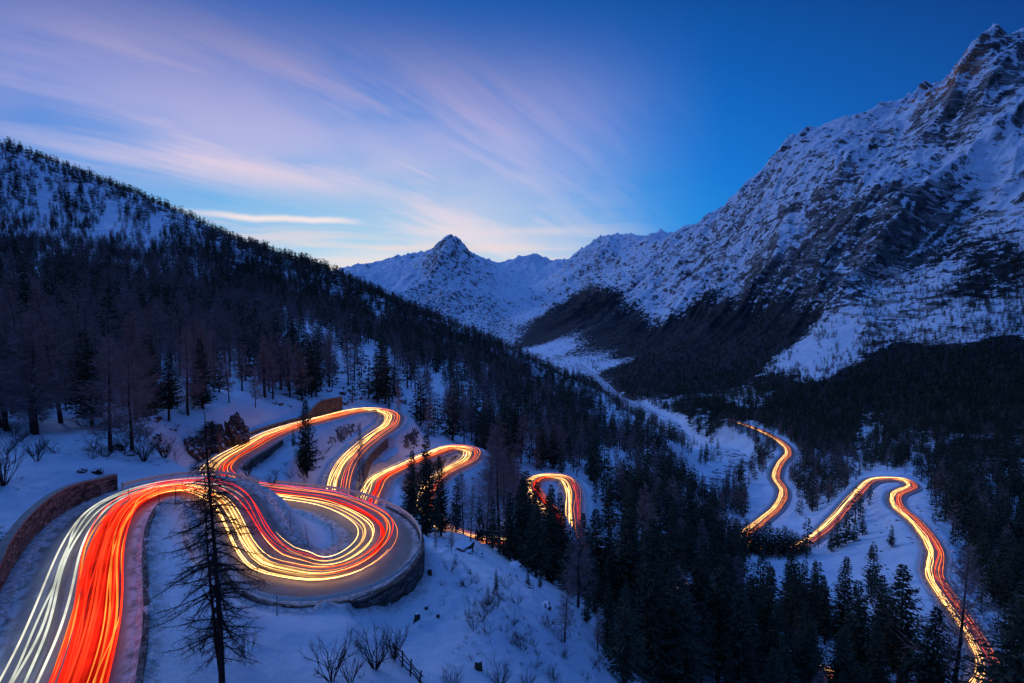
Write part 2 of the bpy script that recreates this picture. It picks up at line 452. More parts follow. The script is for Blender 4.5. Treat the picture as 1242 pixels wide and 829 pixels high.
# where the cirrus sheet lies: centre-left of the valley
azc = nb.math('DIVIDE', x, nb.math('MAXIMUM', nb.math('ABSOLUTE', y), .05))
mleft = nb.maprange(azc, .42, -.25)
mtl = nb.maprange(azc, -1.25, -.55)
mtop = nb.maprange(z, .56, .30)
front = nb.maprange(y, .0, .3)
cov = nb.math('MULTIPLY', nb.math('MULTIPLY', mleft, nb.math('ADD', nb.math('MULTIPLY', mtl, .8), .2)), nb.math('MULTIPLY', mtop, front))
veil = nb.maprange(nb.noise(nb.mapping(cv, scale=(.5, .5, 1)), 1.4, 4, .5), .33, .55)
gap_ = nb.math('MULTIPLY', nb.maprange(azc, -.12, -.30), nb.maprange(z, .235, .165))
cov = nb.math('MULTIPLY', cov, nb.math('SUBTRACT', 1.0, nb.math('MULTIPLY', gap_, .8)))
cl = nb.math('MULTIPLY', nb.math('MAXIMUM', nb.maprange(tot, .33, .60), nb.math('MULTIPLY', veil, .62)), cov)
lo = nb.maprange(z, .02, .16)
ccol = nb.mix(nb.maprange(z, .02, .36), srgb(246, 228, 226), srgb(216, 194, 224))
ccol = nb.mix(nb.maprange(z, .27, .52), ccol, srgb(78, 88, 150))
sky = nb.mix(nb.math('MULTIPLY', cl, .92), clear, ccol)
# one thin bright lenticular streak low on the left, and bands hugging the horizon
zw = nb.math('ADD', z, nb.math('MULTIPLY', nb.math('SUBTRACT', nb.noise(nb.comb(nb.math('MULTIPLY', azc, 3.0), 0.0, 0.0), 1.6, 3), .5), .022))
st = nb.math('MULTIPLY', nb.maprange(nb.math('ABSOLUTE', nb.math('SUBTRACT', zw, .150)), .009, .0), nb.math('MULTIPLY', nb.maprange(azc, -.68, -.5), nb.maprange(azc, -.26, -.36)))
sky = nb.mix(nb.math('MULTIPLY', st, .9), sky, srgb(245, 228, 228))
band = nb.noise(nb.comb(nb.math('MULTIPLY', azc, 1.4), nb.math('MULTIPLY', zw, 34.0), 1.0), 1.0, 4, .6)
bm = nb.math('MULTIPLY', nb.math('MULTIPLY', nb.maprange(band, .45, .64), nb.maprange(z, .20, .09)), nb.math('MULTIPLY', nb.maprange(azc, .32, .05), front))
sky = nb.mix(nb.math('MULTIPLY', bm, .6), sky, srgb(238, 214, 212))
# overhead sky, unseen above the frame, with brightness added to light the snow
sky = nb.mix(nb.math('MULTIPLY', nb.maprange(z, .53, .80), 1.0), sky, (.085, .25, .80))
below = nb.maprange(z, -.02, -.12)
sky = nb.mix(below, sky, (.02, .03, .07))
nish = nb.node('ShaderNodeTexSky', sky_type='NISHITA'); nish.sun_disc = False; nish.sun_elevation = SUN_EL; nish.sun_rotation = SUN_AZ
nish.altitude = 1800
bg1 = nb.node('ShaderNodeBackground'); wn.links.new(nish.outputs[0], bg1.inputs[0]); bg1.inputs[1].default_value = .006
bg2 = nb.node('ShaderNodeBackground'); nb.put(bg2.inputs[0], sky); bg2.inputs[1].default_value = 1.0
ad = nb.node('ShaderNodeAddShader'); wn.links.new(bg1.outputs[0], ad.inputs[0]); wn.links.new(bg2.outputs[0], ad.inputs[1])
wo = nb.node('ShaderNodeOutputWorld'); wn.links.new(ad.outputs[0], wo.inputs[0])
world.cycles.sampling_method = 'MANUAL'; world.cycles.sample_map_resolution = 512

sun_d = bpy.data.lights.new('sun', 'SUN'); sun_d.energy = .60; sun_d.angle = math.radians(10); sun_d.color = (.48, .60, 1.0)
sun = bpy.data.objects.new('sun', sun_d); COL.objects.link(sun)
sd = Vector((math.sin(math.radians(-52)) * math.cos(math.radians(26)), math.cos(math.radians(-52)) * math.cos(math.radians(26)), math.sin(math.radians(26))))
sun.rotation_euler = (-sd).to_track_quat('-Z', 'Y').to_euler(); sun.location = (0, 0, 100)

# ------------------------------------------------------------------ mesh helpers
def mesh_np(name, verts, faces_flat, sizes, mats=None, mat_idx=None, smooth_shade=True):
    me = bpy.data.meshes.new(name)
    nv = len(verts); nf = len(sizes)
    me.vertices.add(nv); me.vertices.foreach_set('co', np.asarray(verts, np.float32).ravel())
    me.loops.add(len(faces_flat)); me.loops.foreach_set('vertex_index', np.asarray(faces_flat, np.int32).ravel())
    me.polygons.add(nf)
    st = np.r_[0, np.cumsum(sizes)[:-1]].astype(np.int32)
    me.polygons.foreach_set('loop_start', st)
    if mat_idx is not None: me.polygons.foreach_set('material_index', np.asarray(mat_idx, np.int32))
    me.polygons.foreach_set('use_smooth', np.full(nf, smooth_shade))
    for m in (mats or []): me.materials.append(m)
    me.update(calc_edges=True)
    return me


def obj(name, me, parent=None, loc=None, **props):
    o = bpy.data.objects.new(name, me); COL.objects.link(o)
    if parent is not None: o.parent = parent
    if loc is not None: o.location = loc
    for k, v in props.items(): o[k] = v
    return o


def add_attr(me, name, arr):
    a = me.attributes.new(name, 'FLOAT', 'POINT'); a.data.foreach_set('value', np.asarray(arr, np.float32))


def in_poly(px, py, poly):
    c = np.zeros(px.shape, bool); n = len(poly)
    for i in range(n):
        x1, y1 = poly[i]; x2, y2 = poly[(i + 1) % n]
        if y1 == y2: continue
        cond = ((y1 > py) != (y2 > py)) & (px < (x2 - x1) * (py - y1) / (y2 - y1) + x1)
        c ^= cond
    return c


# ------------------------------------------------------------------ land cover (forest density, bare rock)
# each zone: polygon of sightings, nearest and farthest distance, tree density 0..1, share of larch, ground darkness
ZONES = [
    ([(-400, 100), (0, 180), (420, 330), (620, 425), (880, 590), (900, 700), (560, 640), (520, 560), (500, 500), (420, 480), (330, 470), (250, 490), (190, 520), (0, 535), (-400, 540)], 70, 1100, 1.0, .35),
    ([(-400, 280), (0, 300), (250, 330), (420, 400), (430, 470), (250, 500), (190, 520), (0, 535), (-400, 540)], 70, 800, 1.15, .68),
    ([(-300, 150), (0, 186), (130, 222), (205, 258), (238, 292), (190, 305), (120, 298), (0, 292), (-300, 280)], 300, 1100, .50, .25),
    ([(-300, 130), (0, 178), (130, 214), (205, 246), (250, 280), (250, 296), (200, 268), (130, 236), (0, 202), (-300, 160)], 500, 1100, .95, .2),
    ([(340, 395), (400, 398), (470, 432), (540, 462), (602, 500), (600, 515), (545, 512), (490, 488), (430, 465), (360, 430)], 120, 900, .16, .5),
    ([(420, 470), (520, 500), (560, 540), (500, 540), (430, 500)], 120, 260, .6, .6),
    ([(260, 470), (330, 470), (420, 485), (420, 500), (320, 520), (250, 510)], 90, 230, .5, .75),
    ([(720, 530), (790, 560), (800, 600), (760, 620), (725, 580)], 200, 480, .35, .2),
    ([(150, 390), (235, 400), (250, 440), (200, 470), (130, 420)], 120, 420, .7, .6),
    # centre spruces below the road
    ([(590, 650), (740, 600), (900, 560), (905, 690), (960, 720), (1000, 829), (1000, 1000), (720, 1000), (735, 829), (700, 740), (640, 690)], 75, 420, 1.0, .12),
    ([(885, 720), (1150, 720), (1200, 829), (1200, 1000), (880, 1000)], 100, 215, .8, .1),
    # clearing groups
    ([(960, 545), (1000, 520), (1025, 560), (1035, 600), (1010, 625), (975, 620), (955, 590)], 330, 800, 1.0, .45),
    ([(1020, 612), (1048, 605), (1062, 640), (1062, 665), (1000, 668), (1005, 650)], 230, 340, 1.0, .1),
    ([(885, 655), (950, 650), (985, 662), (980, 680), (880, 685)], 240, 330, .9, .1),
    ([(1040, 655), (1052, 655), (1055, 690), (1040, 690)], 200, 300, .2, .1),
    # right-hand slope
    ([(1110, 480), (1242, 440), (1600, 400), (1600, 900), (1240, 860), (1190, 740), (1160, 690), (1140, 640), (1130, 600), (1112, 560)], 120, 1300, 1.7, .10),
    ([(900, 470), (1000, 455), (1150, 450), (1150, 540), (1110, 560), (1000, 540), (960, 525), (880, 495)], 500, 1500, .5, .15),
    ([(790, 472), (900, 452), (1000, 462), (1060, 425), (1110, 415), (1300, 405), (1300, 530), (1110, 565), (1040, 550), (960, 535), (880, 512)], 560, 2300, 1.9, .12),
    ([(700, 478), (800, 490), (860, 500), (880, 520), (870, 560), (800, 528)], 700, 2300, .85, .1),
    ([(1040, 500), (1110, 490), (1110, 570), (1040, 575)], 380, 900, .8, .1),
    # valley floor forest
    ([(800, 440), (900, 460), (960, 500), (900, 500), (800, 480), (740, 460)], 900, 2600, .8, .05),
    ([(880, 500), (960, 520), (960, 545), (900, 575), (870, 560)], 450, 900, .35, .3),
    ([(870, 590), (925, 570), (935, 620), (900, 660), (860, 660)], 300, 520, .8, .4),
]
FAR_FOREST = [
    ([(612, 425), (640, 400), (665, 375), (700, 352), (735, 345), (760, 350), (790, 385), (815, 395), (850, 360), (880, 345), (905, 372), (935, 378), (960, 362), (1010, 362), (1035, 380), (985, 425), (950, 462),
      (1010, 470), (1060, 450), (1100, 440), (1242, 450), (1242, 520), (1100, 500), (900, 505), (880, 535), (800, 522), (700, 478), (635, 440)], 1.0),
    ([(1095, 340), (1130, 300), (1170, 285), (1300, 290), (1300, 420), (1242, 410), (1180, 385), (1130, 365)], .72),
    ([(800, 330), (880, 300), (960, 300), (1030, 330), (1040, 380), (960, 380), (880, 370)], .38),
    ([(430, 348), (540, 335), (600, 350), (650, 400), (620, 425), (520, 400)], .50),
    ([(1030, 395), (1100, 400), (1242, 440), (1400, 440), (1400, 480), (1050, 480)], .60),
]
ROCKZONE = [
    ([(840, 400), (930, 330), (1000, 250), (1090, 215), (1190, 235), (1242, 300), (1242, 440), (1100, 410), (1040, 400), (960, 440), (1000, 380)], .38),
    ([(1080, 160), (1110, 128), (1200, 40), (1260, 40), (1260, 250), (1150, 210)], .16),
    ([(900, 240), (1100, 130), (1100, 180), (950, 260)], .10),
    ([(500, 300), (560, 290), (600, 330), (620, 400), (480, 350)], .17),
    ([(640, 380), (740, 300), (780, 300), (700, 390)], .17),
    ([(740, 330), (830, 280), (900, 250), (900, 320), (800, 390)], .10),
    ([(1020, 340), (1110, 300), (1242, 320), (1300, 430), (1100, 440), (1030, 410)], .34),
]
SNOWZONE = [
    ([(905, 470), (985, 400), (1035, 380), (1035, 400), (985, 470)], 1.0),
    ([(628, 432), (655, 420), (705, 406), (716, 416), (690, 430), (650, 442)], 1.0),
    ([(668, 446), (700, 432), (745, 428), (742, 440), (700, 456), (676, 458)], 1.0),
    ([(1110, 210), (1242, 160), (1242, 250), (1130, 240)], .8),
]
RIVER = [(838, 655, 380), (848, 620, 425), (862, 592, 470), (882, 573, 510), (898, 558, 555), (884, 542, 620), (852, 526, 720), (820, 510, 930), (795, 494, 1250), (762, 480, 1600), (735, 466, 2100), (716, 452, 2700), (700, 440, 3300)]
RV = catmull(np.array([P(a, b, c) for a, b, c in RIVER]), 6.0)


RVZ = None


def river_dist(x, y, want_z=False):
    d = np.full(x.shape, 999.0); ii = np.nonzero((y > 330) & (y < 3500) & (x > 0))[0]
    R = RV[::2]; zr = np.zeros(x.shape)
    for s in range(0, len(ii), 20000):
        j = ii[s:s + 20000]
        dd = np.sqrt((x[j][:, None] - R[None, :, 0])**2 + (y[j][:, None] - R[None, :, 1])**2)
        d[j] = dd.min(1)
        if want_z: zr[j] = RVZ[::2][dd.argmin(1)]
    return (d, zr) if want_z else d


_g = ground(RV[:, 0], RV[:, 1])[0]
for _ in range(150): _g[1:-1] = (_g[:-2] + _g[2:]) / 2
RVZ = np.minimum.accumulate(_g) - 3.0


def cover(x, y, z, jitter=24, scatter=0):
    px, py = proj(x, y, z)
    jx = fbm(x / (y * .04), y / (y * .04) * 1.0 + np.log(y) * 25, 3, 51) * jitter
    jy = fbm(x / (y * .04) + 40, np.log(y) * 25, 3, 52) * jitter * .6
    qx = px + jx; qy = py + jy
    if np.any(scatter):
        qx = qx + RNG.normal(0, 1, x.shape) * scatter; qy = qy + RNG.normal(0, 1, x.shape) * scatter * .8
    den = np.zeros(x.shape); lar = np.zeros(x.shape)
    for poly, y0, y1, d, l in ZONES:
        m = in_poly(qx, qy, poly) & (y > y0) & (y < y1)
        den[m] = d; lar[m] = l
    ff = np.zeros(x.shape)
    for poly, f_ in FAR_FOREST:
        m = in_poly(qx, qy, poly) & (y > 1200); ff[m] = f_
    rock = np.zeros(x.shape)
    for poly, r in ROCKZONE:
        m = in_poly(qx, qy, poly) & (y > 1200); rock[m] = np.maximum(rock[m], r)
    for poly, r in SNOWZONE:
        m = in_poly(qx, qy, poly) & (y > 1200); rock[m] = -r * .3; ff[m] = 0
    m = y > 1200
    if m.any():
        c = np.zeros(x.shape); c[m] = chutes(x[m], y[m])
        c *= .35 + .65 * smooth(fbm(x / 500, y / 500, 2, 83) * 2 + .6)
        ff = ff * (1 - c); rock = rock - .30 * c; den = den * (1 - c)
    return den, lar, ff, rock, px, py
# ------------------------------------------------------------------ materials
def mat_terrain():
    m, nt, n, l = new_mat('snow_and_rock'); b = NB(nt)
    geo = b.node('ShaderNodeNewGeometry'); pos = geo.outputs['Position']; nz = b.sep(geo.outputs['Normal'])[2]
    far = b.attr('far'); rock = b.attr('rock'); forest = b.attr('forest'); grit = b.attr('grit')
    n1 = b.noise(pos, .9, 5, .6); n2 = b.noise(pos, .07, 6, .62); n3 = b.noise(pos, .012, 7, .68)
    strata = b.noise(b.mapping(b.mapping(pos, rot=(math.radians(14), math.radians(-34), 0)), scale=(.004, .004, .024)), 1.0, 8, .74, .5)
    n4 = b.noise(pos, .030, 7, .75)
    cn = b.noise(b.mapping(b.mapping(pos, rot=(math.radians(10), math.radians(-40), .3)), scale=(1, 1, 2.0)), .0075, 9, .66, .3)
    crack = b.math('ADD', b.math('MULTIPLY', b.math('ABSOLUTE', b.math('SUBTRACT', cn, .5)), 3.6), .38)
    snow = b.mix(b.maprange(n2, .35, .65), (.60, .69, .84), (.76, .82, .92))
    rk = b.mix(b.maprange(n4, .40, .62), (.016, .017, .024), (.11, .11, .12))
    rk = b.mix(b.math('MULTIPLY', b.maprange(strata, .47, .58), b.maprange(crack, .50, .66)), rk, (.36, .36, .38))
    alpenglow_tint = b.attr('alpenglow_tint')
    rk = b.mix(b.math('MULTIPLY', alpenglow_tint, b.maprange(n4, .35, .6)), rk, (.62, .20, .06))  # sunset glow on the summit, painted into the rock colour
    mixn = b.math('ADD', b.math('ADD', b.math('MULTIPLY', n3, .34), b.math('MULTIPLY', strata, .22)), b.math('MULTIPLY', crack, .38))
    mixl = b.math('ADD', b.math('MULTIPLY', n1, .5), b.math('MULTIPLY', n2, .5))
    nn = b.math('ADD', b.math('MULTIPLY', mixn, far), b.math('MULTIPLY', mixl, b.math('SUBTRACT', 1.0, far)))
    amp = b.math('ADD', 1.4, b.math('MULTIPLY', far, 2.0))
    k = b.math('ADD', b.math('SUBTRACT', 1.0, nz), b.math('MULTIPLY', b.math('SUBTRACT', nn, .5), amp))
    thr = b.math('ADD', b.math('SUBTRACT', .62, rock), b.math('MULTIPLY', b.math('SUBTRACT', 1.0, far), .06))
    rm = b.maprange(b.math('SUBTRACT', k, thr), -.02, .04)
    col = b.mix(rm, snow, rk)
    # forest floor / far forest cover
    fm = b.maprange(b.math('ADD', forest, b.math('MULTIPLY', b.math('SUBTRACT', b.noise(pos, .03, 7, .75), .5), 1.9)), .46, .56)
    col = b.mix(fm, col, b.mix(b.maprange(n4, .4, .6), (.002, .005, .010), (.008, .015, .026)))
    # gritty ploughed snow along the road
    gm = b.math('MULTIPLY', grit, b.maprange(b.noise(pos, 2.4, 5, .7), .32, .62))
    col = b.mix(gm, col, (.22, .17, .13))
    dirt = b.math('MULTIPLY', b.maprange(b.noise(pos, 1.9, 5, .75), .66, .74), b.math('SUBTRACT', 1.0, far))
    col = b.mix(b.math('MULTIPLY', dirt, .7), col, (.12, .10, .10))
    bumph = b.math('ADD', b.math('MULTIPLY', b.noise(pos, .5, 8, .78), 1.0), b.math('MULTIPLY', b.math('MULTIPLY', mixn, far), 32.0))
    b.bsdf(col, .75, bumph, .8, .8, spec=.25)
    return m


def mat_road():
    m, nt, n, l = new_mat('wet_asphalt'); b = NB(nt)
    pos = b.node('ShaderNodeNewGeometry').outputs['Position']
    uv = b.node('ShaderNodeUVMap', uv_map='UVMap').outputs[0]
    s = b.noise(b.mapping(uv, scale=(1.2, .05, 1)), 6, 5, .6)
    c = b.mix(b.maprange(s, .3, .7), (.09, .085, .082), (.22, .20, .19))
    edge = b.sep(uv)[0]
    e = b.maprange(b.math('ABSOLUTE', b.math('SUBTRACT', edge, .5)), .40, .50)
    sn = b.math('MULTIPLY', e, b.maprange(b.noise(pos, 1.1, 4, .6), .35, .6))
    c = b.mix(sn, c, (.45, .45, .50))
    c = b.mix(b.math('MULTIPLY', b.maprange(b.noise(pos, .35, 5, .7), .5, .8), .35), c, (.30, .28, .28))
    b.bsdf(c, b.maprange(s, .3, .7, .38, .7), b.noise(pos, 9, 3, .6), .15, .05, spec=.45)
    return m


def simple_mat(name, c1, c2, scale=3, rough=.85, bump=.3, bd=.05, spec=.2):
    m, nt, n, l = new_mat(name); b = NB(nt)
    pos = b.node('ShaderNodeTexCoord').outputs['Object']
    info = b.node('ShaderNodeObjectInfo').outputs['Random']
    t = b.noise(pos, scale, 5, .6)
    c = b.mix(b.maprange(t, .3, .7), c1, c2)
    c = b.mix(b.math('MULTIPLY', info, .35), c, tuple(v * .55 for v in c1))
    b.bsdf(c, rough, t, bump, bd, spec=spec)
    return m


M = {}
M['terrain'] = mat_terrain()
M['road'] = mat_road()
M['needle'] = simple_mat('spruce_needles', (.026, .04, .032), (.07, .085, .052), 1.3, .8, .1)
M['larch_twig'] = simple_mat('bare_larch_twigs', (.22, .155, .16), (.40, .28, .27), 1.1, .85, .1)
M['bark'] = simple_mat('bark', (.035, .026, .022), (.09, .065, .05), 5, .9, .5)
M['deadwood'] = simple_mat('dead_branch', (.02, .015, .015), (.05, .035, .03), 5, .9, .4)
M['metal'] = simple_mat('galvanised_steel', (.55, .54, .50), (.78, .76, .70), 6, .5, .05, spec=.5)
M['wood'] = simple_mat('weathered_wood', (.05, .035, .025), (.12, .09, .06), 6, .85, .4)
M['pine'] = simple_mat('pine_needles', (.022, .035, .022), (.05, .06, .035), 1.3, .8, .1)
M['heather'] = simple_mat('frozen_twigs', (.06, .05, .04), (.13, .10, .07), 2, .9, .1)
M['concrete'] = simple_mat('old_concrete', (.20, .18, .17), (.34, .31, .29), 2, .9, .3)


def mat_stone():
    m, nt, n, l = new_mat('stone_masonry'); b = NB(nt)
    uv = b.node('ShaderNodeUVMap', uv_map='UVMap').outputs[0]
    w = b.noise(uv, 1.3, 3, .5, out=1)
    v = b.node('ShaderNodeTexVoronoi', feature='F1', voronoi_dimensions='2D'); v.inputs['Scale'].default_value = 1.0
    ad = b.node('ShaderNodeVectorMath', operation='MULTIPLY_ADD'); b.put(ad.inputs[0], w); ad.inputs[1].default_value = (.5, .5, 0); b.put(ad.inputs[2], b.mapping(uv, scale=(1.6, 3.4, 1)))
    b.put(v.inputs['Vector'], ad.outputs[0])
    ve = b.node('ShaderNodeTexVoronoi', feature='DISTANCE_TO_EDGE', voronoi_dimensions='2D'); ve.inputs['Scale'].default_value = 1.0
    b.put(ve.inputs['Vector'], ad.outputs[0])
    ed = b.maprange(ve.outputs['Distance'], .02, .09)
    st = b.mix(b.sep(v.outputs['Color'])[0], (.04, .032, .03), (.22, .19, .18))
    c = b.mix(ed, (.02, .017, .017), st)
    sn = b.maprange(b.noise(uv, 1.7, 5, .7), .60, .68)
    c = b.mix(b.math('MULTIPLY', sn, .6), c, (.6, .6, .68))
    b.bsdf(c, .9, b.math('ADD', ed, b.math('MULTIPLY', b.noise(uv, 9, 3), .4)), .8, .08)
    return m


def mat_rock():
    m, nt, n, l = new_mat('dark_rock'); b = NB(nt)
    geo = b.node('ShaderNodeNewGeometry'); pos = geo.outputs['Position']; nz = b.sep(geo.outputs['Normal'])[2]
    t = b.noise(pos, .8, 7, .7)
    c = b.mix(b.maprange(t, .35, .65), (.03, .022, .022), (.17, .12, .105))
    sn = b.maprange(b.math('ADD', nz, b.math('MULTIPLY', b.math('SUBTRACT', t, .5), 1.4)), .55, .68)
    c = b.mix(sn, c, (.72, .75, .85))
    b.bsdf(c, .9, t, .9, .4)
    return m


M['stone'] = mat_stone(); M['rock'] = mat_rock()


def mat_water():
    m, nt, n, l = new_mat('icy_river'); b = NB(nt)
    pos = b.node('ShaderNodeNewGeometry').outputs['Position']
    t = b.noise(pos, .12, 6, .7)
    c = b.mix(b.maprange(t, .42, .55), (.03, .05, .08), (.62, .68, .8))
    b.bsdf(c, b.maprange(t, .42, .55, .15, .8), t, .5, .5, spec=.5)
    return m


M['water'] = mat_water()


def mat_trail(name, c1, c2, s1, s2):
    """light laid down by lamps over a long exposure: real emissive strands"""
    m, nt, n, l = new_mat(name); b = NB(nt)
    info = b.node('ShaderNodeObjectInfo').outputs['Random']
    pos = b.node('ShaderNodeNewGeometry').outputs['Position']
    t = b.noise(pos, .22, 3, .6)
    c = b.mix(info, c1, c2)
    r2 = b.math('FRACT', b.math('MULTIPLY', info, 17.31))
    st = b.math('MULTIPLY', b.math('ADD', b.math('MULTIPLY', r2, s2 - s1), s1), b.maprange(t, .25, .75, .5, 1.3))
    e = b.node('ShaderNodeEmission'); b.put(e.inputs[0], c); b.put(e.inputs[1], st)
    o = b.node('ShaderNodeOutputMaterial'); l.new(e.outputs[0], o.inputs[0])
    return m


M['head'] = mat_trail('headlight_glow', (1.0, .62, .24), (1.0, .42, .09), 2.2, 8.0)
M['head_cool'] = mat_trail('cool_headlight_glow', (1.0, .92, .74), (.88, .94, .80), .65, 1.15)
M['tail'] = mat_trail('taillight_glow', (1.0, .02, .008), (1.0, .045, .01), 1.2, 3.0)
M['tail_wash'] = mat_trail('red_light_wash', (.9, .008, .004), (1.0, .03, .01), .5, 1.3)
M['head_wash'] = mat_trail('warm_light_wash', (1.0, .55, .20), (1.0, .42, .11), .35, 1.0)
M['orange'] = mat_trail('indicator_glow', (1.0, .17, .02), (1.0, .26, .04), 1.0, 3.0)

# ------------------------------------------------------------------ terrain sheets
def grid_terrain(name, u0, u1, nu, y0, y1, nv, drop_edge=False):
    U = np.linspace(u0, u1, nu); V = np.exp(np.linspace(math.log(y0), math.log(y1), nv))
    UU, YY = np.meshgrid(U, V)
    x = (UU * YY).ravel(); y = YY.ravel().copy()
    z, dist = ground(x, y)
    rd, rz = river_dist(x, y, True)
    kr = smooth((30 + y * .012 - rd) / (20 + y * .008))
    z = z * (1 - kr) + (rz - 1.2 + 1.6 * fbm(x / 14, y / 14, 3, 70)) * kr
    den, lar, ff, rock, px, py = cover(x, y, z)
    den = np.where(rd < 14 + y * .008, 0, den); ff = np.where(rd < 12 + y * .006, 0, ff)
    def blur(a, r):
        a = a.reshape(nv, nu)
        for ax in (0, 1):
            for _ in range(2):
                c = np.cumsum(np.pad(a, [(r + 1, r) if k == ax else (0, 0) for k in (0, 1)], mode='edge'), axis=ax)
                a = (c[2 * r + 1:] - c[:-2 * r - 1]) / (2 * r + 1) if ax == 0 else (c[:, 2 * r + 1:] - c[:, :-2 * r - 1]) / (2 * r + 1)
        return a.ravel()
    ff = blur(ff, 9); rock = blur(rock, 8); den = blur(den, 5)
    idx = np.arange(nu * nv).reshape(nv, nu)
    q = np.stack([idx[:-1, :-1], idx[:-1, 1:], idx[1:, 1:], idx[1:, :-1]], -1).reshape(-1, 4)
    me = mesh_np(name, np.stack([x, y, z], 1), q.ravel(), np.full(len(q), 4), [M['terrain']])
    add_attr(me, 'far', smooth((y - 900) / 700))
    fo = np.maximum(ff * smooth((y - 1200) / 500), den * smooth((y - 150) / 600) * np.where(px < 480, .44, np.where((px > 880) & (y > 500), .46, .58)))
    add_attr(me, 'forest', fo)
    rocky = rock + .19 * smooth((y - 1200) / 900) + np.where(y < 900, fbm(x / 26, y / 26, 3, 4) * .24, 0) * smooth((y - 70) / 60)
    rocky += np.where(in_poly(px, py, [(380, 430), (470, 440), (600, 510), (560, 520), (440, 480)]) & (y < 900), .26, 0)
    add_attr(me, 'rock', rocky)
    add_attr(me, 'alpenglow_tint', smooth((z - 1080) / 250) * smooth((1215 - px) / 60) * (y < 3600))  # high summit mask for the painted sunset warmth
    add_attr(me, 'grit', smooth((2.6 - dist) / 1.6) * smooth((dist + .8) / .6) * .7)
    o = obj(name, me, kind='structure')
    return o


import time as _t; _t0 = _t.time()
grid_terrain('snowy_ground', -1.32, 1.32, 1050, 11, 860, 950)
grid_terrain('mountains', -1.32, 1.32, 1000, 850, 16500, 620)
print('terrain', _t.time() - _t0)

# ------------------------------------------------------------------ road and river sheets
def strip(name, mat, samples, offs, zoff=0.0, **props):
    """sheet following the centreline; offs are fractions of the half width"""
    k = len(offs); n = len(samples)
    c = CL[samples]; nr = NRM[samples]
    w = c[:, 3]
    V = np.zeros((n, k, 3))
    for i, f in enumerate(offs):
        V[:, i, 0] = c[:, 0] + nr[:, 0] * w * f; V[:, i, 1] = c[:, 1] + nr[:, 1] * w * f; V[:, i, 2] = c[:, 2] + zoff + .05 * (1 - abs(f))
    idx = np.arange(n * k).reshape(n, k)
    q = np.stack([idx[:-1, :-1], idx[:-1, 1:], idx[1:, 1:], idx[1:, :-1]], -1).reshape(-1, 4)
    me = mesh_np(name, V.reshape(-1, 3), q.ravel(), np.full(len(q), 4), [mat])
    uvl = me.uv_layers.new(name='UVMap')
    uu = np.tile([(f + 1) / 2 for f in offs], n); vv = np.repeat(SEG[samples], k)
    uvl.data.foreach_set('uv', np.stack([uu[q.ravel()], vv[q.ravel()]], 1).astype(np.float32).ravel())
    return obj(name, me, **props)


strip('mountain_road', M['road'], np.arange(len(CL)), [-1.06, -.8, -.4, 0, .4, .8, 1.06], 0.03, kind='structure')

# river
n = len(RV); k = 5
rt = np.gradient(RV[:, :2], axis=0); rt /= np.linalg.norm(rt, axis=1)[:, None]
V = np.zeros((n, k, 3))
for i, f in enumerate(np.linspace(-1, 1, k)):
    w = 9 + RV[:, 1] * .005
    V[:, i, 0] = RV[:, 0] + rt[:, 1] * w * f; V[:, i, 1] = RV[:, 1] - rt[:, 0] * w * f
g = RVZ - .8
V[:, :, 2] = g[:, None]
idx = np.arange(n * k).reshape(n, k)
q = np.stack([idx[:-1, :-1], idx[:-1, 1:], idx[1:, 1:], idx[1:, :-1]], -1).reshape(-1, 4)
obj('river', mesh_np('river', V.reshape(-1, 3), q.ravel(), np.full(len(q), 4), [M['water']]), kind='structure')
# ------------------------------------------------------------------ plants: sprays of thin leaf-sized faces
def sprays(p0, d, L, w, up=None):
    """diamond faces: start points, unit directions, lengths, widths -> verts (n*4,3)"""
    r = RNG.normal(size=p0.shape)
    s = np.cross(d, r); s /= np.linalg.norm(s, axis=1)[:, None] + 1e-9
    mid = p0 + d * (L * .45)[:, None]
    a = mid + s * (w * .5)[:, None]; b = mid - s * (w * .5)[:, None]
    return np.stack([p0, a, p0 + d * L[:, None], b], 1).reshape(-1, 3)


def unit(v): return v / (np.linalg.norm(v, axis=-1, keepdims=True) + 1e-9)


def trunk_mesh(pts, rad, sides=6):
    """tapered tube through pts"""
    pts = np.array(pts, float); rad = np.array(rad, float); n = len(pts)
    t = unit(np.gradient(pts, axis=0))
    ref = np.where(np.abs(t[:, 2:3]) > .9, np.array([[1., 0, 0]]), np.array([[0, 0, 1.]]))
    a = unit(np.cross(t, ref)); b = np.cross(t, a)
    ang = np.arange(sides) / sides * 2 * math.pi
    V = pts[:, None] + rad[:, None, None] * (a[:, None] * np.cos(ang)[None, :, None] + b[:, None] * np.sin(ang)[None, :, None])
    F = []
    for i in range(n - 1):
        for k in range(sides):
            k2 = (k + 1) % sides
            F.append((i * sides + k, i * sides + k2, (i + 1) * sides + k2, (i + 1) * sides + k))
    return V.reshape(-1, 3), np.array(F)


def merge(parts):
    V = []; F = []; o = 0
    for v, f in parts:
        V.append(v); F.append(f + o); o += len(v)
    return np.concatenate(V), np.concatenate(F)


def quads(v): return v, np.arange(len(v)).reshape(-1, 4)


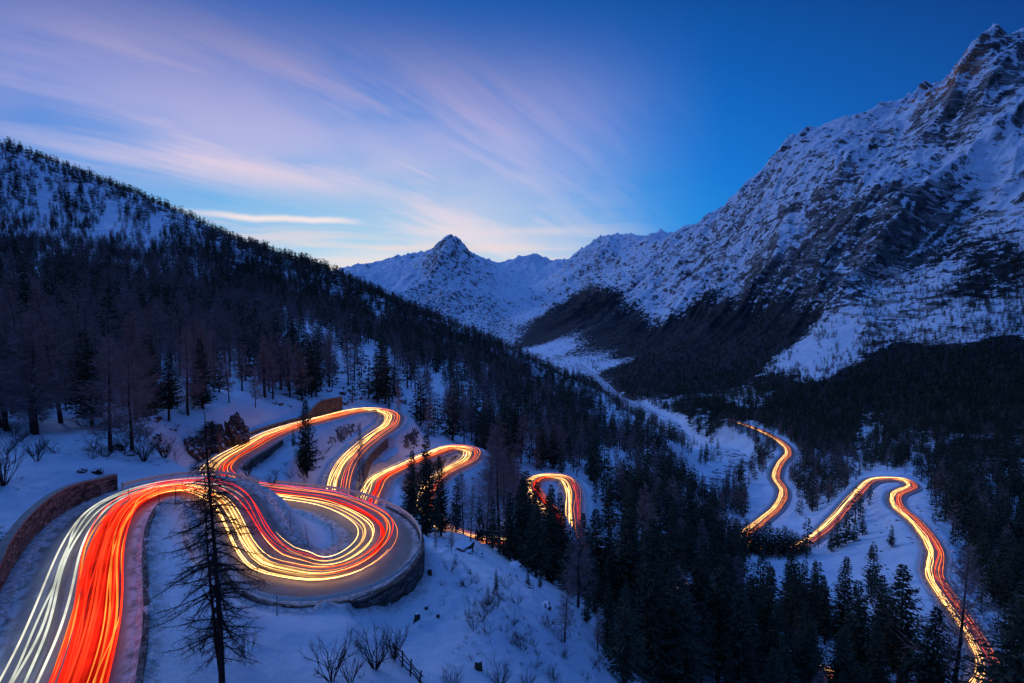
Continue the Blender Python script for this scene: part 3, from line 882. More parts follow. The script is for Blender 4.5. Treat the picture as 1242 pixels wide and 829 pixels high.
def build_spruce(levels, nb, ns, seed, wide=.19, dens=1.0, start=.10, gap=.0, sprayL=.085, sprayW=.032):
    """unit-height spruce: returns (trunk V,F), (crown V,F)"""
    r = np.random.default_rng(seed)
    lean = r.normal(0, .012, 2)
    tp = [(lean[0] * t * t, lean[1] * t * t, t) for t in (-.04, .1, .3, .5, .7, .9, 1.0)]
    trunk = trunk_mesh(tp, [.019, .015, .0125, .0095, .006, .0025, .0006], 6)
    p0 = []; d = []; L = []
    for i in range(levels):
        t = start + (1 - start) * ((i + r.random() * .6) / levels)
        tt = (t - start) / (1 - start)
        R = wide * (1 - tt)**.82 * (.55 + .45 * min(1, tt / .12)) + .006
        k = max(3, int(nb * (1 - .45 * tt)))
        az0 = r.random() * 6.28
        for j in range(k):
            if r.random() < gap: continue
            az = az0 + j / k * 6.283 + r.normal(0, .28)
            bl = R * r.uniform(.62, 1.16)
            droop = r.uniform(-.38, -.05) * (1 - tt) + .45 * tt * tt
            out = np.array([math.cos(az), math.sin(az), 0])
            base = np.array([lean[0] * t * t, lean[1] * t * t, t])
            m = max(2, int(ns * (.35 + .65 * bl / wide)))
            for q in range(m):
                f = (q + r.random()) / m
                pt = base + out * bl * f + np.array([0, 0, bl * (droop * f + .22 * f * f)])
                side = np.array([-out[1], out[0], 0]) * r.choice([-1, 1])
                dv = out * r.uniform(.5, 1) + side * r.uniform(.1, .9) + np.array([0, 0, r.uniform(-.55, .12)])
                p0.append(pt); d.append(dv); L.append(sprayL * r.uniform(.6, 1.3) * (.45 + .55 * bl / wide) * (1.15 - .5 * f))
    p0 = np.array(p0); d = unit(np.array(d)); L = np.array(L)
    v = sprays(p0, d, L, L * sprayW / sprayL * 1.0)
    return trunk, quads(v)


def build_larch(levels, nb, nt_, seed, wide=.2, tw=.0022, start=.22, bw=.0035, droopy=0.0):
    r = np.random.default_rng(seed)
    lean = r.normal(0, .03, 2)
    tp = [(lean[0] * (1 - math.cos(t * 1.6)) + .004 * math.sin(t * 9), lean[1] * (1 - math.cos(t * 1.6)), t) for t in np.linspace(-.04, 1, 9)]
    trunk = trunk_mesh(tp, np.linspace(1, .04, 9)**1.1 * .016, 6)
    bp = []; bd = []; bL = []; tp0 = []; td = []; tL = []
    for i in range(levels):
        t = start + (1 - start) * ((i + r.random() * .8) / levels); tt = (t - start) / (1 - start)
        R = wide * (1 - tt)**.7 * (.6 + .4 * min(1, tt / .2)) + .012
        for j in range(max(2, int(nb * (1 - .3 * tt)))):
            az = r.random() * 6.283; bl = R * r.uniform(.4, 1.15)
            el = r.uniform(-.25, .25) - droopy + .5 * tt
            out = unit(np.array([math.cos(az), math.sin(az), el]))
            s = t
            base = np.array([lean[0] * (1 - math.cos(s * 1.6)) + .004 * math.sin(s * 9), lean[1] * (1 - math.cos(s * 1.6)), s])
            # two segments with an upward tip
            mid = base + out * bl * .55; out2 = unit(out + np.array([0, 0, r.uniform(.1, .5)]))
            bp += [base, mid]; bd += [out, out2]; bL += [bl * .6, bl * .5]
            for q in range(nt_):
                f = r.uniform(.2, 1); pt = base + out * bl * .55 * min(1, f / .55) + out2 * bl * .45 * max(0, (f - .55) / .45)
                dv = out * r.uniform(.1, .8) + r.normal(0, .55, 3) + np.array([0, 0, r.uniform(-.5, .3)])
                tp0.append(pt); td.append(dv); tL.append(bl * r.uniform(.2, .5) * (1.2 - f * .5) + .008)
    bp = np.array(bp); bL = np.array(bL)
    a = sprays(bp, unit(np.array(bd)), bL, np.full(len(bL), bw)); b = sprays(np.array(tp0), unit(np.array(td)), np.array(tL), np.full(len(tL), tw))
    return trunk, quads(np.concatenate([a, b]))


# trunk / crown mesh pairs
def pair(name, tc_, m1, m2):
    (tv, tf), (cv_, cf) = tc_
    a = mesh_np(name + '_trunk', tv, tf.ravel(), np.full(len(tf), 4), [m1])
    b = mesh_np(name + '_crown', cv_, cf.ravel(), np.full(len(cf), 4), [m2], smooth_shade=False)
    return a, b


SP_HI = [pair('spruce', build_spruce(52, 10, 13, 100 + i, wide=w * 1.2, gap=.05, sprayL=.052, sprayW=.021, start=s), M['bark'], M['needle']) for i, (w, s) in enumerate([(.17, .08), (.20, .12), (.145, .06), (.185, .2)])]
SP_MID = [pair('spruce_mid', build_spruce(30, 8, 7, 200 + i, wide=w * 1.12, gap=.06, sprayL=.078, sprayW=.036), M['bark'], M['needle']) for i, w in enumerate([.15, .18, .20, .165])]
LA_HI = [pair('larch', build_larch(50, 7, 13, 300 + i, tw=.0028, bw=.004, wide=w * 1.15, start=.16), M['bark'], M['larch_twig']) for i, w in enumerate([.20, .17, .22])]
LA_MID = [pair('larch_mid', build_larch(36, 6, 9, 400 + i, tw=.0056, bw=.006, wide=w * 1.15), M['bark'], M['larch_twig']) for i, w in enumerate([.19, .16, .22])]
# raw low-detail arrays for the far wood
SP_LOW = [build_spruce(15, 6, 3, 500 + i, wide=w, sprayL=.125, sprayW=.062, gap=.05) for i, w in enumerate([.16, .19, .21])]
LA_LOW = [build_larch(17, 5, 5, 600 + i, tw=.016, bw=.011, wide=w * 1.15) for i, w in enumerate([.19, .22])]
SP_FAR = [build_spruce(8, 5, 2, 700 + i, wide=w, sprayL=.20, sprayW=.13) for i, w in enumerate([.18, .21])]

SUNK = .15


def visible(x, y, z):
    """is the point in frame and not behind the ground?"""
    px, py = proj(x, y, z)
    if not (-60 < px < 1300 and -40 < py < 900): return False
    t = np.linspace(.12, .985, 60)
    g = base_z(np.full(60, x) * t, np.full(60, y) * t)
    return bool(np.all(g < z * t + 1.0))


def put_tree(kind, meshes, x, y, h, label, group, rot=None, tilt=0.0, wide=1.0, z=None, crown_mat=None):
    z = gz(x, y) - SUNK if z is None else z
    root = bpy.data.objects.new(kind, None); COL.objects.link(root)
    root.location = (x, y, z); root.scale = (h * wide, h * wide, h)
    root.rotation_euler = (random.gauss(0, .012), tilt + random.gauss(0, .012), random.random() * 6.28 if rot is None else rot)
    root['label'] = label; root['category'] = 'tree'
    if group: root['group'] = group
    root.empty_display_size = .1
    a = bpy.data.objects.new('trunk', meshes[0]); COL.objects.link(a); a.parent = root
    b = bpy.data.objects.new('crown', meshes[1]); COL.objects.link(b); b.parent = root
    return root


def world_at(px, Y):
    """point on the ground at a sighting column and distance"""
    u, _ = ue(px, 500)
    z = gz(u * Y, Y)
    for _ in range(3):
        _, pyy = proj(u * Y, Y, z); u, _ = ue(px, float(pyy)); z = gz(u * Y, Y)
    return u * Y, Y, z


def height_to(px, Y, z, top):
    return P(px, top, Y)[2] - z


def ground_hit(px, py, y0=14, y1=900):
    t = np.exp(np.linspace(math.log(y0), math.log(y1), 900))
    u, e = ue(px, py)
    g, _ = ground(u * t, t)
    k = np.nonzero(g >= e * t)[0]
    i = k[0] if len(k) else 899
    return float(u * t[i]), float(t[i]), float(g[i])


OCC = []          # ground already taken by a hand-placed tree
HAND = [
    # kind, px, depth, top py, width factor, label
    ('spruce', 372, 118, 484, .95, 'dark spruce standing between the two upper road loops'),
    ('spruce', 356, 121, 520, .9, 'short dark spruce left of the taller one between the upper loops'),
    ('spruce', 517, 86, 520, .85, 'tallest dark spruce right of the hairpin guardrail'),
    ('spruce', 500, 90, 545, .8, 'slim spruce just left of the tallest one by the guardrail'),
    ('spruce', 535, 92, 552, .85, 'slim spruce just right of the tallest one by the guardrail'),
    ('spruce', 553, 100, 575, .8, 'small dark spruce below the third hairpin'),
    ('larch', 605, 112, 515, 1.0, 'large bare brown larch right of the third hairpin'),
    ('larch', 590, 120, 545, .9, 'smaller bare larch beside the large brown one'),
    ('spruce', 618, 92, 596, 1.15, 'broad black spruce left of the gap at the slope edge'),
    ('spruce', 650, 88, 612, 1.1, 'broad black spruce at the top edge of the snow slope'),
    ('spruce', 668, 98, 590, 1.0, 'tall black spruce just below the small lit hairpin'),
    ('spruce', 649, 128, 584, 1.1, 'dark spruce hiding the left end of the small lit hairpin'),
    ('spruce', 663, 138, 600, .9, 'narrow dark spruce inside the small lit hairpin'),
    ('spruce', 632, 106, 578, 1.1, 'tall dark spruce between the big larch and the small lit hairpin'),
    ('spruce', 690, 92, 650, 1.2, 'broad dark spruce directly below the small lit hairpin'),
    ('spruce', 722, 86, 700, 1.1, 'dark spruce above the bare brown larch at bottom centre'),
    ('spruce', 582, 104, 602, .9, 'dark spruce at the foot of the two bare larches'),
    ('larch', 562, 110, 572, .9, 'bare larch left of the two beside the third hairpin'),
    ('spruce', 810, 96, 640, 1.1, 'tall dark spruce just left of the lit snow patch'),
    ('spruce', 850, 88, 730, 1.1, 'dark spruce at the bottom, below the very broad one'),
    ('spruce', 706, 104, 622, 1.1, 'tall dark spruce right of the small lit hairpin'),
    ('spruce', 740, 92, 660, 1.0, 'dark spruce at the right edge of the snow slope'),
    ('larch', 571, 92, 588, .9, 'thin bare larch in front of the lit stretch right of the big hairpin'),
    ('spruce', 597, 97, 604, 1.0, 'dark spruce in front of the lit stretch right of the big hairpin'),
    ('spruce', 638, 118, 572, 1.1, 'tall dark spruce left of the small lit hairpin'),
    ('spruce', 758, 62, 712, 1.1, 'leftmost dark spruce rising at the bottom edge of the snow slope'),
    ('spruce', 738, 70, 706, 1.1, 'dark spruce behind the bare brown larch at bottom centre'),
    ('spruce', 712, 76, 716, 1.0, 'short dark spruce at the foot of the wood edge'),
    ('larch', 725, 66, 735, 1.1, 'small bare larch right of the brown larch at bottom centre'),
    ('spruce', 655, 74, 690, .8, 'small dark spruce low on the wood edge'),
    ('spruce', 640, 70, 700, .7, 'ragged little spruce on the snow left of the wood edge'),
    ('spruce', 904, 268, 629, 1.8, 'leftmost spruce of the row hiding the road link in the clearing'),
    ('spruce', 915, 266, 634, 1.8, 'second spruce of the row hiding the road link'),
    ('spruce', 924, 264, 639, 1.8, 'low spruce third in the row hiding the road link'),
    ('spruce', 933, 266, 632, 1.8, 'broad spruce in the middle of the row hiding the road link'),
    ('spruce', 942, 268, 640, 1.8, 'low spruce right of the middle one in the row by the road link'),
    ('spruce', 950, 264, 637, 1.8, 'second last spruce of the row hiding the road link'),
    ('spruce', 966, 264, 645, 1.8, 'last small spruce of the row before the lit leg begins'),
    ('spruce', 958, 262, 641, 1.8, 'plump spruce near the right end of the row by the road link'),
    ('spruce', 1016, 262, 628, 1.3, 'leftmost spruce of the clump against the far lit leg'),
    ('spruce', 1026, 264, 620, 1.3, 'tallest spruce of the clump against the far lit leg'),
    ('spruce', 1036, 262, 632, 1.3, 'middle low spruce of the clump against the far lit leg'),
    ('spruce', 1046, 268, 624, 1.3, 'right spruce of the clump against the far lit leg'),
    ('spruce', 1008, 258, 642, 1.3, 'small spruce below the clump against the far lit leg'),
    ('spruce', 786, 74, 645, 1.05, 'huge olive dark spruce at bottom centre right'),
    ('spruce', 757, 84, 700, .9, 'dark spruce left of the huge one at bottom centre'),
    ('spruce', 830, 82, 700, 1.1, 'broad dark spruce below the lit snow patch'),
    ('spruce', 870, 96, 668, 1.2, 'very broad dark spruce right of the lit snow patch'),
    ('spruce', 897, 88, 706, 1.0, 'dark spruce at the bottom, second right of the broad one'),
    ('spruce', 926, 112, 686, .9, 'pointed spruce against the snowy clearing'),
    ('spruce', 958, 165, 655, .95, 'tall spruce at the left edge of the lower clearing'),
    ('spruce', 972, 160, 690, .8, 'slim spruce beside the tall one at the clearing edge'),
    ('spruce', 1020, 150, 674, 1.0, 'pointed spruce in the middle of the lower clearing'),
    ('spruce', 1000, 150, 698, .9, 'slim pointed spruce left of the middle one in the clearing'),
    ('spruce', 1040, 120, 706, 1.2, 'broad dark spruce at bottom right below the clearing'),
    ('spruce', 1090, 128, 684, 1.1, 'dark spruce pointing up toward the winding lower road'),
    ('spruce', 1065, 140, 697, 1.0, 'dark spruce left of the one pointing at the lower road'),
    ('spruce', 1081, 238, 637, 1.1, 'lone spruce on open snow inside the far road loop'),
    ('spruce', 1056, 236, 660, 1.3, 'short round spruce left of the lone one on the snow'),
    ('spruce', 1125, 112, 735, 1.1, 'dark spruce at the bottom near the lower road bend'),
    ('larch', 1152, 112, 662, 1.0, 'dark bare larch crossing the lower road at right'),
    ('spruce', 1208, 92, 735, 1.2, 'black spruce in the bottom right corner'),
    ('spruce', 1236, 100, 690, 1.2, 'tall black spruce at the right edge of the photo'),
    ('larch', 685, 56, 702, 1.0, 'bare brown larch in front of the dark wood at bottom centre'),
    ('larch', 548, 72, 622, .55, 'slender bare larch on the snow slope below the guardrail'),
    ('larch', 528, 70, 652, .6, 'little bare larch left of the slender one on the slope'),
    ('spruce', 602, 60, 693, .7, 'small ragged evergreen alone on the snow slope'),
    ('larch', 8, 84, 322, 1.0, 'leaning bare larch at the left edge of the photo'),
    ('larch', 44, 86, 345, 1.0, 'leaning bare larch second from the left edge'),
    ('larch', 74, 90, 338, .95, 'tall bare larch third from the left edge'),
    ('larch', 100, 98, 352, .95, 'tall bare larch on the slope above the stone wall'),
    ('larch', 134, 74, 405, 1.15, 'brown bare larch right above the end of the stone wall'),
    ('larch', 160, 76, 420, 1.1, 'brown bare larch behind the rocks above the first bend'),
    ('spruce', 112, 88, 400, 1.1, 'dark spruce among the bare larches above the stone wall'),
    ('spruce', 183, 100, 405, 1.1, 'broad dark spruce above the first bend'),
    ('spruce', 205, 104, 425, 1.0, 'dark spruce right of the broad one above the first bend'),
    ('spruce', 246, 118, 410, 1.05, 'dark spruce above the rock outcrop'),
    ('larch', 228, 112, 395, 1.0, 'bare larch between spruces above the rock outcrop'),
    ('larch', 278, 128, 425, .8, 'slim larch above the outcrop on bright snow'),
    ('larch', 310, 140, 440, .8, 'slim larch above the start of the retaining wall'),
    ('larch', 484, 180, 462, .6, 'thin larch on the outside of the second hairpin'),
    ('larch', 437, 92, 512, .45, 'thin dead larch in front of the second road leg'),
]
for kind, px, Y, top, wf, lab in HAND:
    x_, y_, z_ = world_at(px, Y)
    h = height_to(px, Y, z_, top)
    h = max(h, 3)
    hi = h / Y * 621 > 85
    ms = (SP_HI if hi else SP_MID) if kind == 'spruce' else (LA_HI if hi else LA_MID)
    tl = -.10 if px < 80 else 0
    put_tree(kind + '_tree', ms[len(OCC) % len(ms)], x_, y_, h, lab, None, wide=wf, tilt=tl, rot=0.0 if tl else None)
    OCC.append((x_, y_))
OCC = np.array(OCC)

# ---- the woods
N = 170000
uu = RNG.uniform(-1.3, 1.3, N); vv = RNG.uniform(math.log(70), math.log(4300), N)
yy = np.exp(vv); xx = uu * yy
rho = np.minimum(.030 * yy**2, np.where((uu > .12) & (yy > 450), 24000, 12500)) / (N / (2.6 * (math.log(4300) - math.log(70))))
keep = RNG.random(N) < rho
xx, yy = xx[keep], yy[keep]
zz_, dist = ground(xx, yy)
den, lar, ff, rock, ppx, ppy = cover(xx, yy, zz_, scatter=np.where(yy > 500, 15, 8))
den = np.where(yy > 1250, np.maximum(den, ff * .9 + .22 * (ppx > 700) * (ppy > 270) * (yy < 3500)), den)
rd = river_dist(xx, yy)
den = np.where(rd < 14 + yy * .006, 0, den)
den = np.where(dist < np.where(yy < 300, 3.5, 4.5), 0, den)
clump = fbm(xx / (yy * .035 + 6), yy / (yy * .05 + 9), 3, 88)
den = np.where(den < .9, den * (1 + 2.8 * clump), den * (1 + 1.1 * clump))
# nothing grows on the open foreground slope or the loops
open_ = in_poly(ppx, ppy, [(-100, 540), (190, 545), (250, 480), (330, 470), (420, 520), (470, 500), (600, 560), (600, 650), (700, 740), (735, 829), (735, 1200), (-100, 1200)]) & (yy < 150)
den = np.where(open_, 0, den)
sel = (RNG.random(len(xx)) < den)
dmin = np.full(len(xx), 99.)
for a in OCC: dmin = np.minimum(dmin, np.hypot(xx - a[0], yy - a[1]))
sel &= dmin > 3.0
xx, yy, zz_, lar, ppx, ppy, dd_ = [a[sel] for a in (xx, yy, zz_, lar, ppx, ppy, dist)]
isl = RNG.random(len(xx)) < lar * np.where(fbm(xx / 60, yy / 60, 2, 5) > 0, 1.25, .7)
hh = np.where(isl, RNG.uniform(14, 22, len(xx)), RNG.uniform(11, 24, len(xx)))
hh = np.where(ppy < 300, hh * .8, hh) * np.where(yy > 300, .9, 1) 
small = RNG.random(len(xx)) < .12; hh = np.where(small, hh * .45, hh)
# keep the lit road legs in sight: trees just in front of a visible leg stay short
hh = np.where((dd_ < 9) & (yy < 420) & (yy > 100), np.minimum(hh, 6 + dd_), hh)
for pp in ([(664, 565), (715, 565), (712, 640), (682, 600)], [(560, 530), (590, 530), (590, 580), (560, 575)], [(905, 520), (965, 535), (968, 650), (905, 650)],
           [(990, 640), (1120, 575), (1120, 600), (1150, 690), (1130, 720), (1080, 620), (1010, 660)], [(800, 675), (815, 675), (815, 715), (800, 715)]):
    _, topy = proj(xx, yy, zz_ + hh)
    bad = in_poly(ppx, topy, pp) | in_poly(ppx, (topy + ppy) / 2, pp) | in_poly(ppx, topy * .75 + ppy * .25, pp)
    hh = np.where(bad & (ppy > 560) & (yy < 420), -1, hh)
ok = hh > 2
xx, yy, zz_, isl, ppx, ppy, hh = [a[ok] for a in (xx, yy, zz_, isl, ppx, ppy, hh)]
print('trees', len(xx), 'larch', isl.sum())


def zone_label(kind, px, py, Y, h):
    tall = 'small' if h < 9 else ('tall' if h > 17 else 'mid-sized')
    if px > 1090 and py > 430: where = 'on the dark wooded slope at the right'
    elif px > 870 and py > 690: where = 'in the wood below the lower clearing'
    elif px > 870: where = 'in the copses around the far road loops'
    elif py > 600: where = 'in the black wood at bottom centre'
    elif px > 480: where = 'on the wooded spur beyond the hairpins'
    elif py > 470: where = 'just above the upper road loops'
    elif px < 200: where = 'in the grey-brown wood at the far left'
    else: where = 'on the hillside above the upper road loops'
    return (('%s dark spruce %s' if kind == 'spruce' else '%s bare brown larch %s') % (tall, where)), where


app = hh / yy
vis = np.zeros(len(xx), bool)
order = np.argsort(-app)
cnt = {True: 0, False: 0}
hand_n = {'spruce': sum(1 for a in HAND if a[0] == 'spruce'), 'larch': sum(1 for a in HAND if a[0] == 'larch')}
single = np.zeros(len(xx), bool)
for i in order:
    L_ = bool(isl[i])
    lim = 296 - hand_n['larch' if L_ else 'spruce']
    if cnt[L_] >= lim: continue
    if cnt[True] >= 296 - hand_n['larch'] and cnt[False] >= 296 - hand_n['spruce']: break
    if not (0 < ppx[i] < 1242) or ppy[i] - app[i] * 621 > 829: continue
    if not visible(xx[i], yy[i], zz_[i] + hh[i] * .8): continue
    single[i] = True; cnt[L_] += 1
    kind = 'larch' if L_ else 'spruce'
    hi = app[i] * 621 > 95
    ms = (SP_HI if hi else SP_MID) if kind == 'spruce' else (LA_HI if hi else LA_MID)
    lab, where = zone_label(kind, ppx[i], ppy[i], yy[i], hh[i])
    put_tree(kind + '_tree', ms[i % len(ms)], float(xx[i]), float(yy[i]), float(hh[i]), lab, lab.split(' ', 1)[1].replace('spruce', 'spruces').replace('larch', 'larches'), z=float(zz_[i]) - SUNK, wide=random.uniform(.95, 1.35))


def merged_wood(name, items, label, cat, mats):
    """items: list of (unit tree, x, y, z, h arrays) -> one object"""
    VV = []; FF = []; MI = []; o = 0
    for (tr, cr), x_, y_, z_, h_ in items:
        if len(x_) == 0: continue
        for part, mi in ((tr, 0), (cr, 1)):
            v, f = part
            a = RNG.uniform(0, 6.28, len(x_)); c, s = np.cos(a), np.sin(a); w = RNG.uniform(.85, 1.2, len(x_))
            X = (v[None, :, 0] * c[:, None] - v[None, :, 1] * s[:, None]) * (h_ * w)[:, None] + x_[:, None]
            Y_ = (v[None, :, 0] * s[:, None] + v[None, :, 1] * c[:, None]) * (h_ * w)[:, None] + y_[:, None]
            Z = v[None, :, 2] * h_[:, None] + z_[:, None] - .1
            VV.append(np.stack([X, Y_, Z], -1).reshape(-1, 3).astype(np.float32))
            F_ = (f[None] + (np.arange(len(x_)) * len(v))[:, None, None] + o).reshape(-1, 4)
            FF.append(F_); MI.append(np.full(len(F_), mi)); o += len(x_) * len(v)
    F_ = np.concatenate(FF)
    me = mesh_np(name, np.concatenate(VV), F_.ravel(), np.full(len(F_), 4), mats, np.concatenate(MI), smooth_shade=False)
    print(name, 'faces', len(F_))
    return obj(name, me, label=label, category=cat, kind='stuff')


rest = ~single
items = []
for k, t in enumerate(SP_LOW):
    m = rest & ~isl & (yy < 750) & (np.arange(len(xx)) % 3 == k); items.append((t, xx[m], yy[m], zz_[m], hh[m]))
for k, t in enumerate(SP_FAR):
    m = rest & ~isl & (yy >= 750) & (np.arange(len(xx)) % 2 == k); items.append((t, xx[m], yy[m], zz_[m], hh[m]))
merged_wood('distant_spruce_wood', items, 'dark spruce wood covering the slopes of the valley', 'wood', [M['bark'], M['needle']])
items = []
for k, t in enumerate(LA_LOW):
    m = rest & isl & (np.arange(len(xx)) % 2 == k); items.append((t, xx[m], yy[m], zz_[m], hh[m]))
merged_wood('distant_larch_wood', items, 'grey brown leafless larch wood mixed into the hillside', 'wood', [M['bark'], M['larch_twig']])
print('woods', _t.time() - _t0)
# ------------------------------------------------------------------ light trails
def lens_runs(side):
    """stretches of one lane along which one sees the lamps' front (True) or back"""
    toward = (tan * unit(CL[:, :2])).sum(1)          # >0: going away from the viewpoint
    away = toward > 0 if side > 0 else toward < 0
    runs = []; s = 0
    for i in range(1, len(away) + 1):
        if i == len(away) or away[i] != away[s]:
            runs.append([s, i - 1, bool(away[s])]); s = i
    out = []
    for r in runs:
        if out and SEG[r[1]] - SEG[r[0]] < 14: out[-1][1] = r[1]
        elif out and out[-1][2] == r[2]: out[-1][1] = r[1]
        else: out.append(r)
    return out


def trail(name, i0, i1, off, hgt, rad, mat, label, group, wob):
    ii = np.arange(max(0, i0), min(len(CL) - 1, i1) + 1)
    if len(ii) < 5: return
    s = SEG[ii]
    o_ = off + wob[0] * np.sin(s * wob[1] + wob[2]) + wob[0] * .5 * np.sin(s * wob[1] * 2.7 + wob[3])
    w = CL[ii, 3]
    o_ = np.clip(o_, -.92, .92)
    # taper ends
    tp = np.minimum(1, np.minimum(np.arange(len(ii)), np.arange(len(ii))[::-1]) / 6 + .12)
    r = (rad + np.minimum(CL[ii, 1] * .00030, .07)) * tp
    w = np.minimum(w, 4.0) if rad < .2 else np.minimum(w, 4.0)
    sh_ = -.9 * smooth((CL[ii, 3] - 4.0) / .8) * ((ii > HPIN[0]) & (ii < HPIN[1]))
    w = w * (1 - .12 * (CL[ii, 1] < 90))
    o_ = o_ + sh_ / w
    c = np.stack([CL[ii, 0] + NRM[ii, 0] * w * o_, CL[ii, 1] + NRM[ii, 1] * w * o_, CL[ii, 2] + hgt], 1)
    nx = np.stack([NRM[ii, 0], NRM[ii, 1], np.zeros(len(ii))], 1)
    upv = np.array([[0, 0, 1.0]])
    fl = .6 if rad < .1 else .05
    if i0 > HPIN[0] - 30 and rad < .1: r = r * .78
    V = np.stack([c + nx * r[:, None], c + upv * r[:, None] * fl, c - nx * r[:, None], c - upv * r[:, None] * fl], 1)
    n = len(ii); idx = np.arange(n * 4).reshape(n, 4)
    F_ = np.concatenate([np.stack([idx[:-1, k], idx[:-1, (k + 1) % 4], idx[1:, (k + 1) % 4], idx[1:, k]], -1) for k in range(4)])
    base = V.reshape(-1, 3).mean(0)
    me = mesh_np(name, V.reshape(-1, 3) - base, F_.ravel(), np.full(len(F_), 4), [mat])
    obj(name, me, loc=tuple(base), label=label, category='light trail', group=group)


def leg_name(i):
    px, py, Y = CPX[i], CPY[i], CL[i, 1]
    if Y < 62 and px < 235: return 'on the nearest road leg at bottom left'
    if Y < 75 and px < 520: return 'round the big walled hairpin'
    if Y < 185 and px < 330: return 'on the leg passing the rock outcrop'
    if px < 500 and Y < 200: return 'through the upper far hairpin'
    if px < 600 and Y < 200: return 'through the third hairpin below the wall'
    if px < 735: return 'through the small hairpin in the spruces'
    if py > 720: return 'through the wood at the bottom right'
    if Y < 360: return 'round the wide loop across the clearing'
    return 'on the farthest stretch of road in the valley'


ntr = 0
HPIN = (road_index(277, 600, 61), road_index(395, 611, 76))
for side in (1, -1):
    for (a, b, away) in lens_runs(side):
        mid = (a + b) // 2; Ym = CL[mid, 1]; first = (a == 0)
        where = leg_name(mid)
        if away: cnt_ = 22 if (first and side > 0) else (9 if Ym < 90 else 7)
        else: cnt_ = 5 if (first and side < 0) else (8 if Ym < 90 else 8)
        if side < 0 and Ym < 90 and not first: cnt_ = 4
        if Ym > 90: cnt_ = (4 if side < 0 else 6) if away else 6
        if Ym > 200: cnt_ -= 1
        for k in range(cnt_):
            f = (k + .5 + random.uniform(-.3, .3)) / cnt_
            if first and side > 0: off = .0 + .88 * f
            elif first and side < 0: off = -.10 - .72 * f
            else: off = side * (.10 + .62 * f)
            e0 = a - random.randint(0, 9); e1 = b + random.randint(0, 9)
            if Ym < 90 and not (first and side > 0) and random.random() < .25:   # a few cars left only a partial streak
                e0 += int((b - a) * random.uniform(0, .25)); e1 -= int((b - a) * random.uniform(0, .25))
            wob = (random.uniform(.03, .12 if first else .08), random.uniform(.04, .17), random.uniform(0, 6.28), random.uniform(0, 6.28))
            if away:
                mt = M['orange'] if random.random() < (.22 if Ym < 90 else .55) else M['tail']
                trail('taillight_trail', e0, e1, off, random.uniform(.5, 1.25), random.uniform(.012, .05), mt, 'red tail light trail ' + where, 'red light trails ' + where, wob)
            else:
                cool = (first and side < 0) or (side < 0 and Ym < 80)
                mt = M['head_cool'] if cool else M['head']
                trail('headlight_trail', e0, e1, off, random.uniform(.5, .85), random.uniform(.05, .08) if cool else random.uniform(.015, .05), mt, ('white' if cool else 'golden') + ' headlight trail ' + where, 'headlight trails ' + where, wob)
            ntr += 1
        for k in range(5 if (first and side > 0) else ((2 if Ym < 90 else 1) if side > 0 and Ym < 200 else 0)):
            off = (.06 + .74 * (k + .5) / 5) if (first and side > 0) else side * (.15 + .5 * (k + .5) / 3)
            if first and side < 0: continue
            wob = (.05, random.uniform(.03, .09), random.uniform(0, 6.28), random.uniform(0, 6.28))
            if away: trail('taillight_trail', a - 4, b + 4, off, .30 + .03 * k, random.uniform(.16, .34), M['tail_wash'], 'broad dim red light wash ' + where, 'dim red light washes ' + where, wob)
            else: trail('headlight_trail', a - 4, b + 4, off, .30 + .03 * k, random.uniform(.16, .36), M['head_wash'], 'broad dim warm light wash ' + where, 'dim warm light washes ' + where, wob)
print('trails', ntr)


# ------------------------------------------------------------------ guardrails, walls
def box_vf(cx, cy, cz, dx, dy, dz, ang=0.0, taper=1.0):
    c, s = math.cos(ang), math.sin(ang); V = []
    for zf, t in ((-1, 1.0), (1, taper)):
        for sx, sy in ((-1, -1), (1, -1), (1, 1), (-1, 1)):
            X, Y_ = sx * dx * t, sy * dy * t
            V.append((cx + X * c - Y_ * s, cy + X * s + Y_ * c, cz + zf * dz))
    return np.array(V), np.array([(0, 3, 2, 1), (4, 5, 6, 7), (0, 1, 5, 4), (1, 2, 6, 5), (2, 3, 7, 6), (3, 0, 4, 7)])


def empty(name, loc, label, cat, group=None):
    o = bpy.data.objects.new(name, None); COL.objects.link(o); o.location = loc; o.empty_display_size = .2
    o['label'] = label; o['category'] = cat
    if group: o['group'] = group
    return o


def vf_obj(name, vf, mat, parent=None, origin=(0, 0, 0), smooth_shade=False, **props):
    v, f = vf
    me = mesh_np(name, np.asarray(v) - np.array(origin), np.asarray(f).ravel(), np.full(len(f), 4), [mat], smooth_shade=smooth_shade)
    return obj(name, me, parent=parent, **props)


def along(ii, side, extra):
    w = CL[ii, 3] + extra
    return np.stack([CL[ii, 0] + side * NRM[ii, 0] * w, CL[ii, 1] + side * NRM[ii, 1] * w, CL[ii, 2]], 1)


def sweep(c, nx, prof):
    """sweep closed profile (lateral, vertical) along c"""
    n = len(c); k = len(prof)
    V = np.zeros((n, k, 3))
    for i, (a, b) in enumerate(prof):
        V[:, i] = c + nx * a; V[:, i, 2] += b
    idx = np.arange(n * k).reshape(n, k)
    F_ = np.concatenate([np.stack([idx[:-1, j], idx[:-1, (j + 1) % k], idx[1:, (j + 1) % k], idx[1:, j]], -1) for j in range(k)])
    return V.reshape(-1, 3), F_


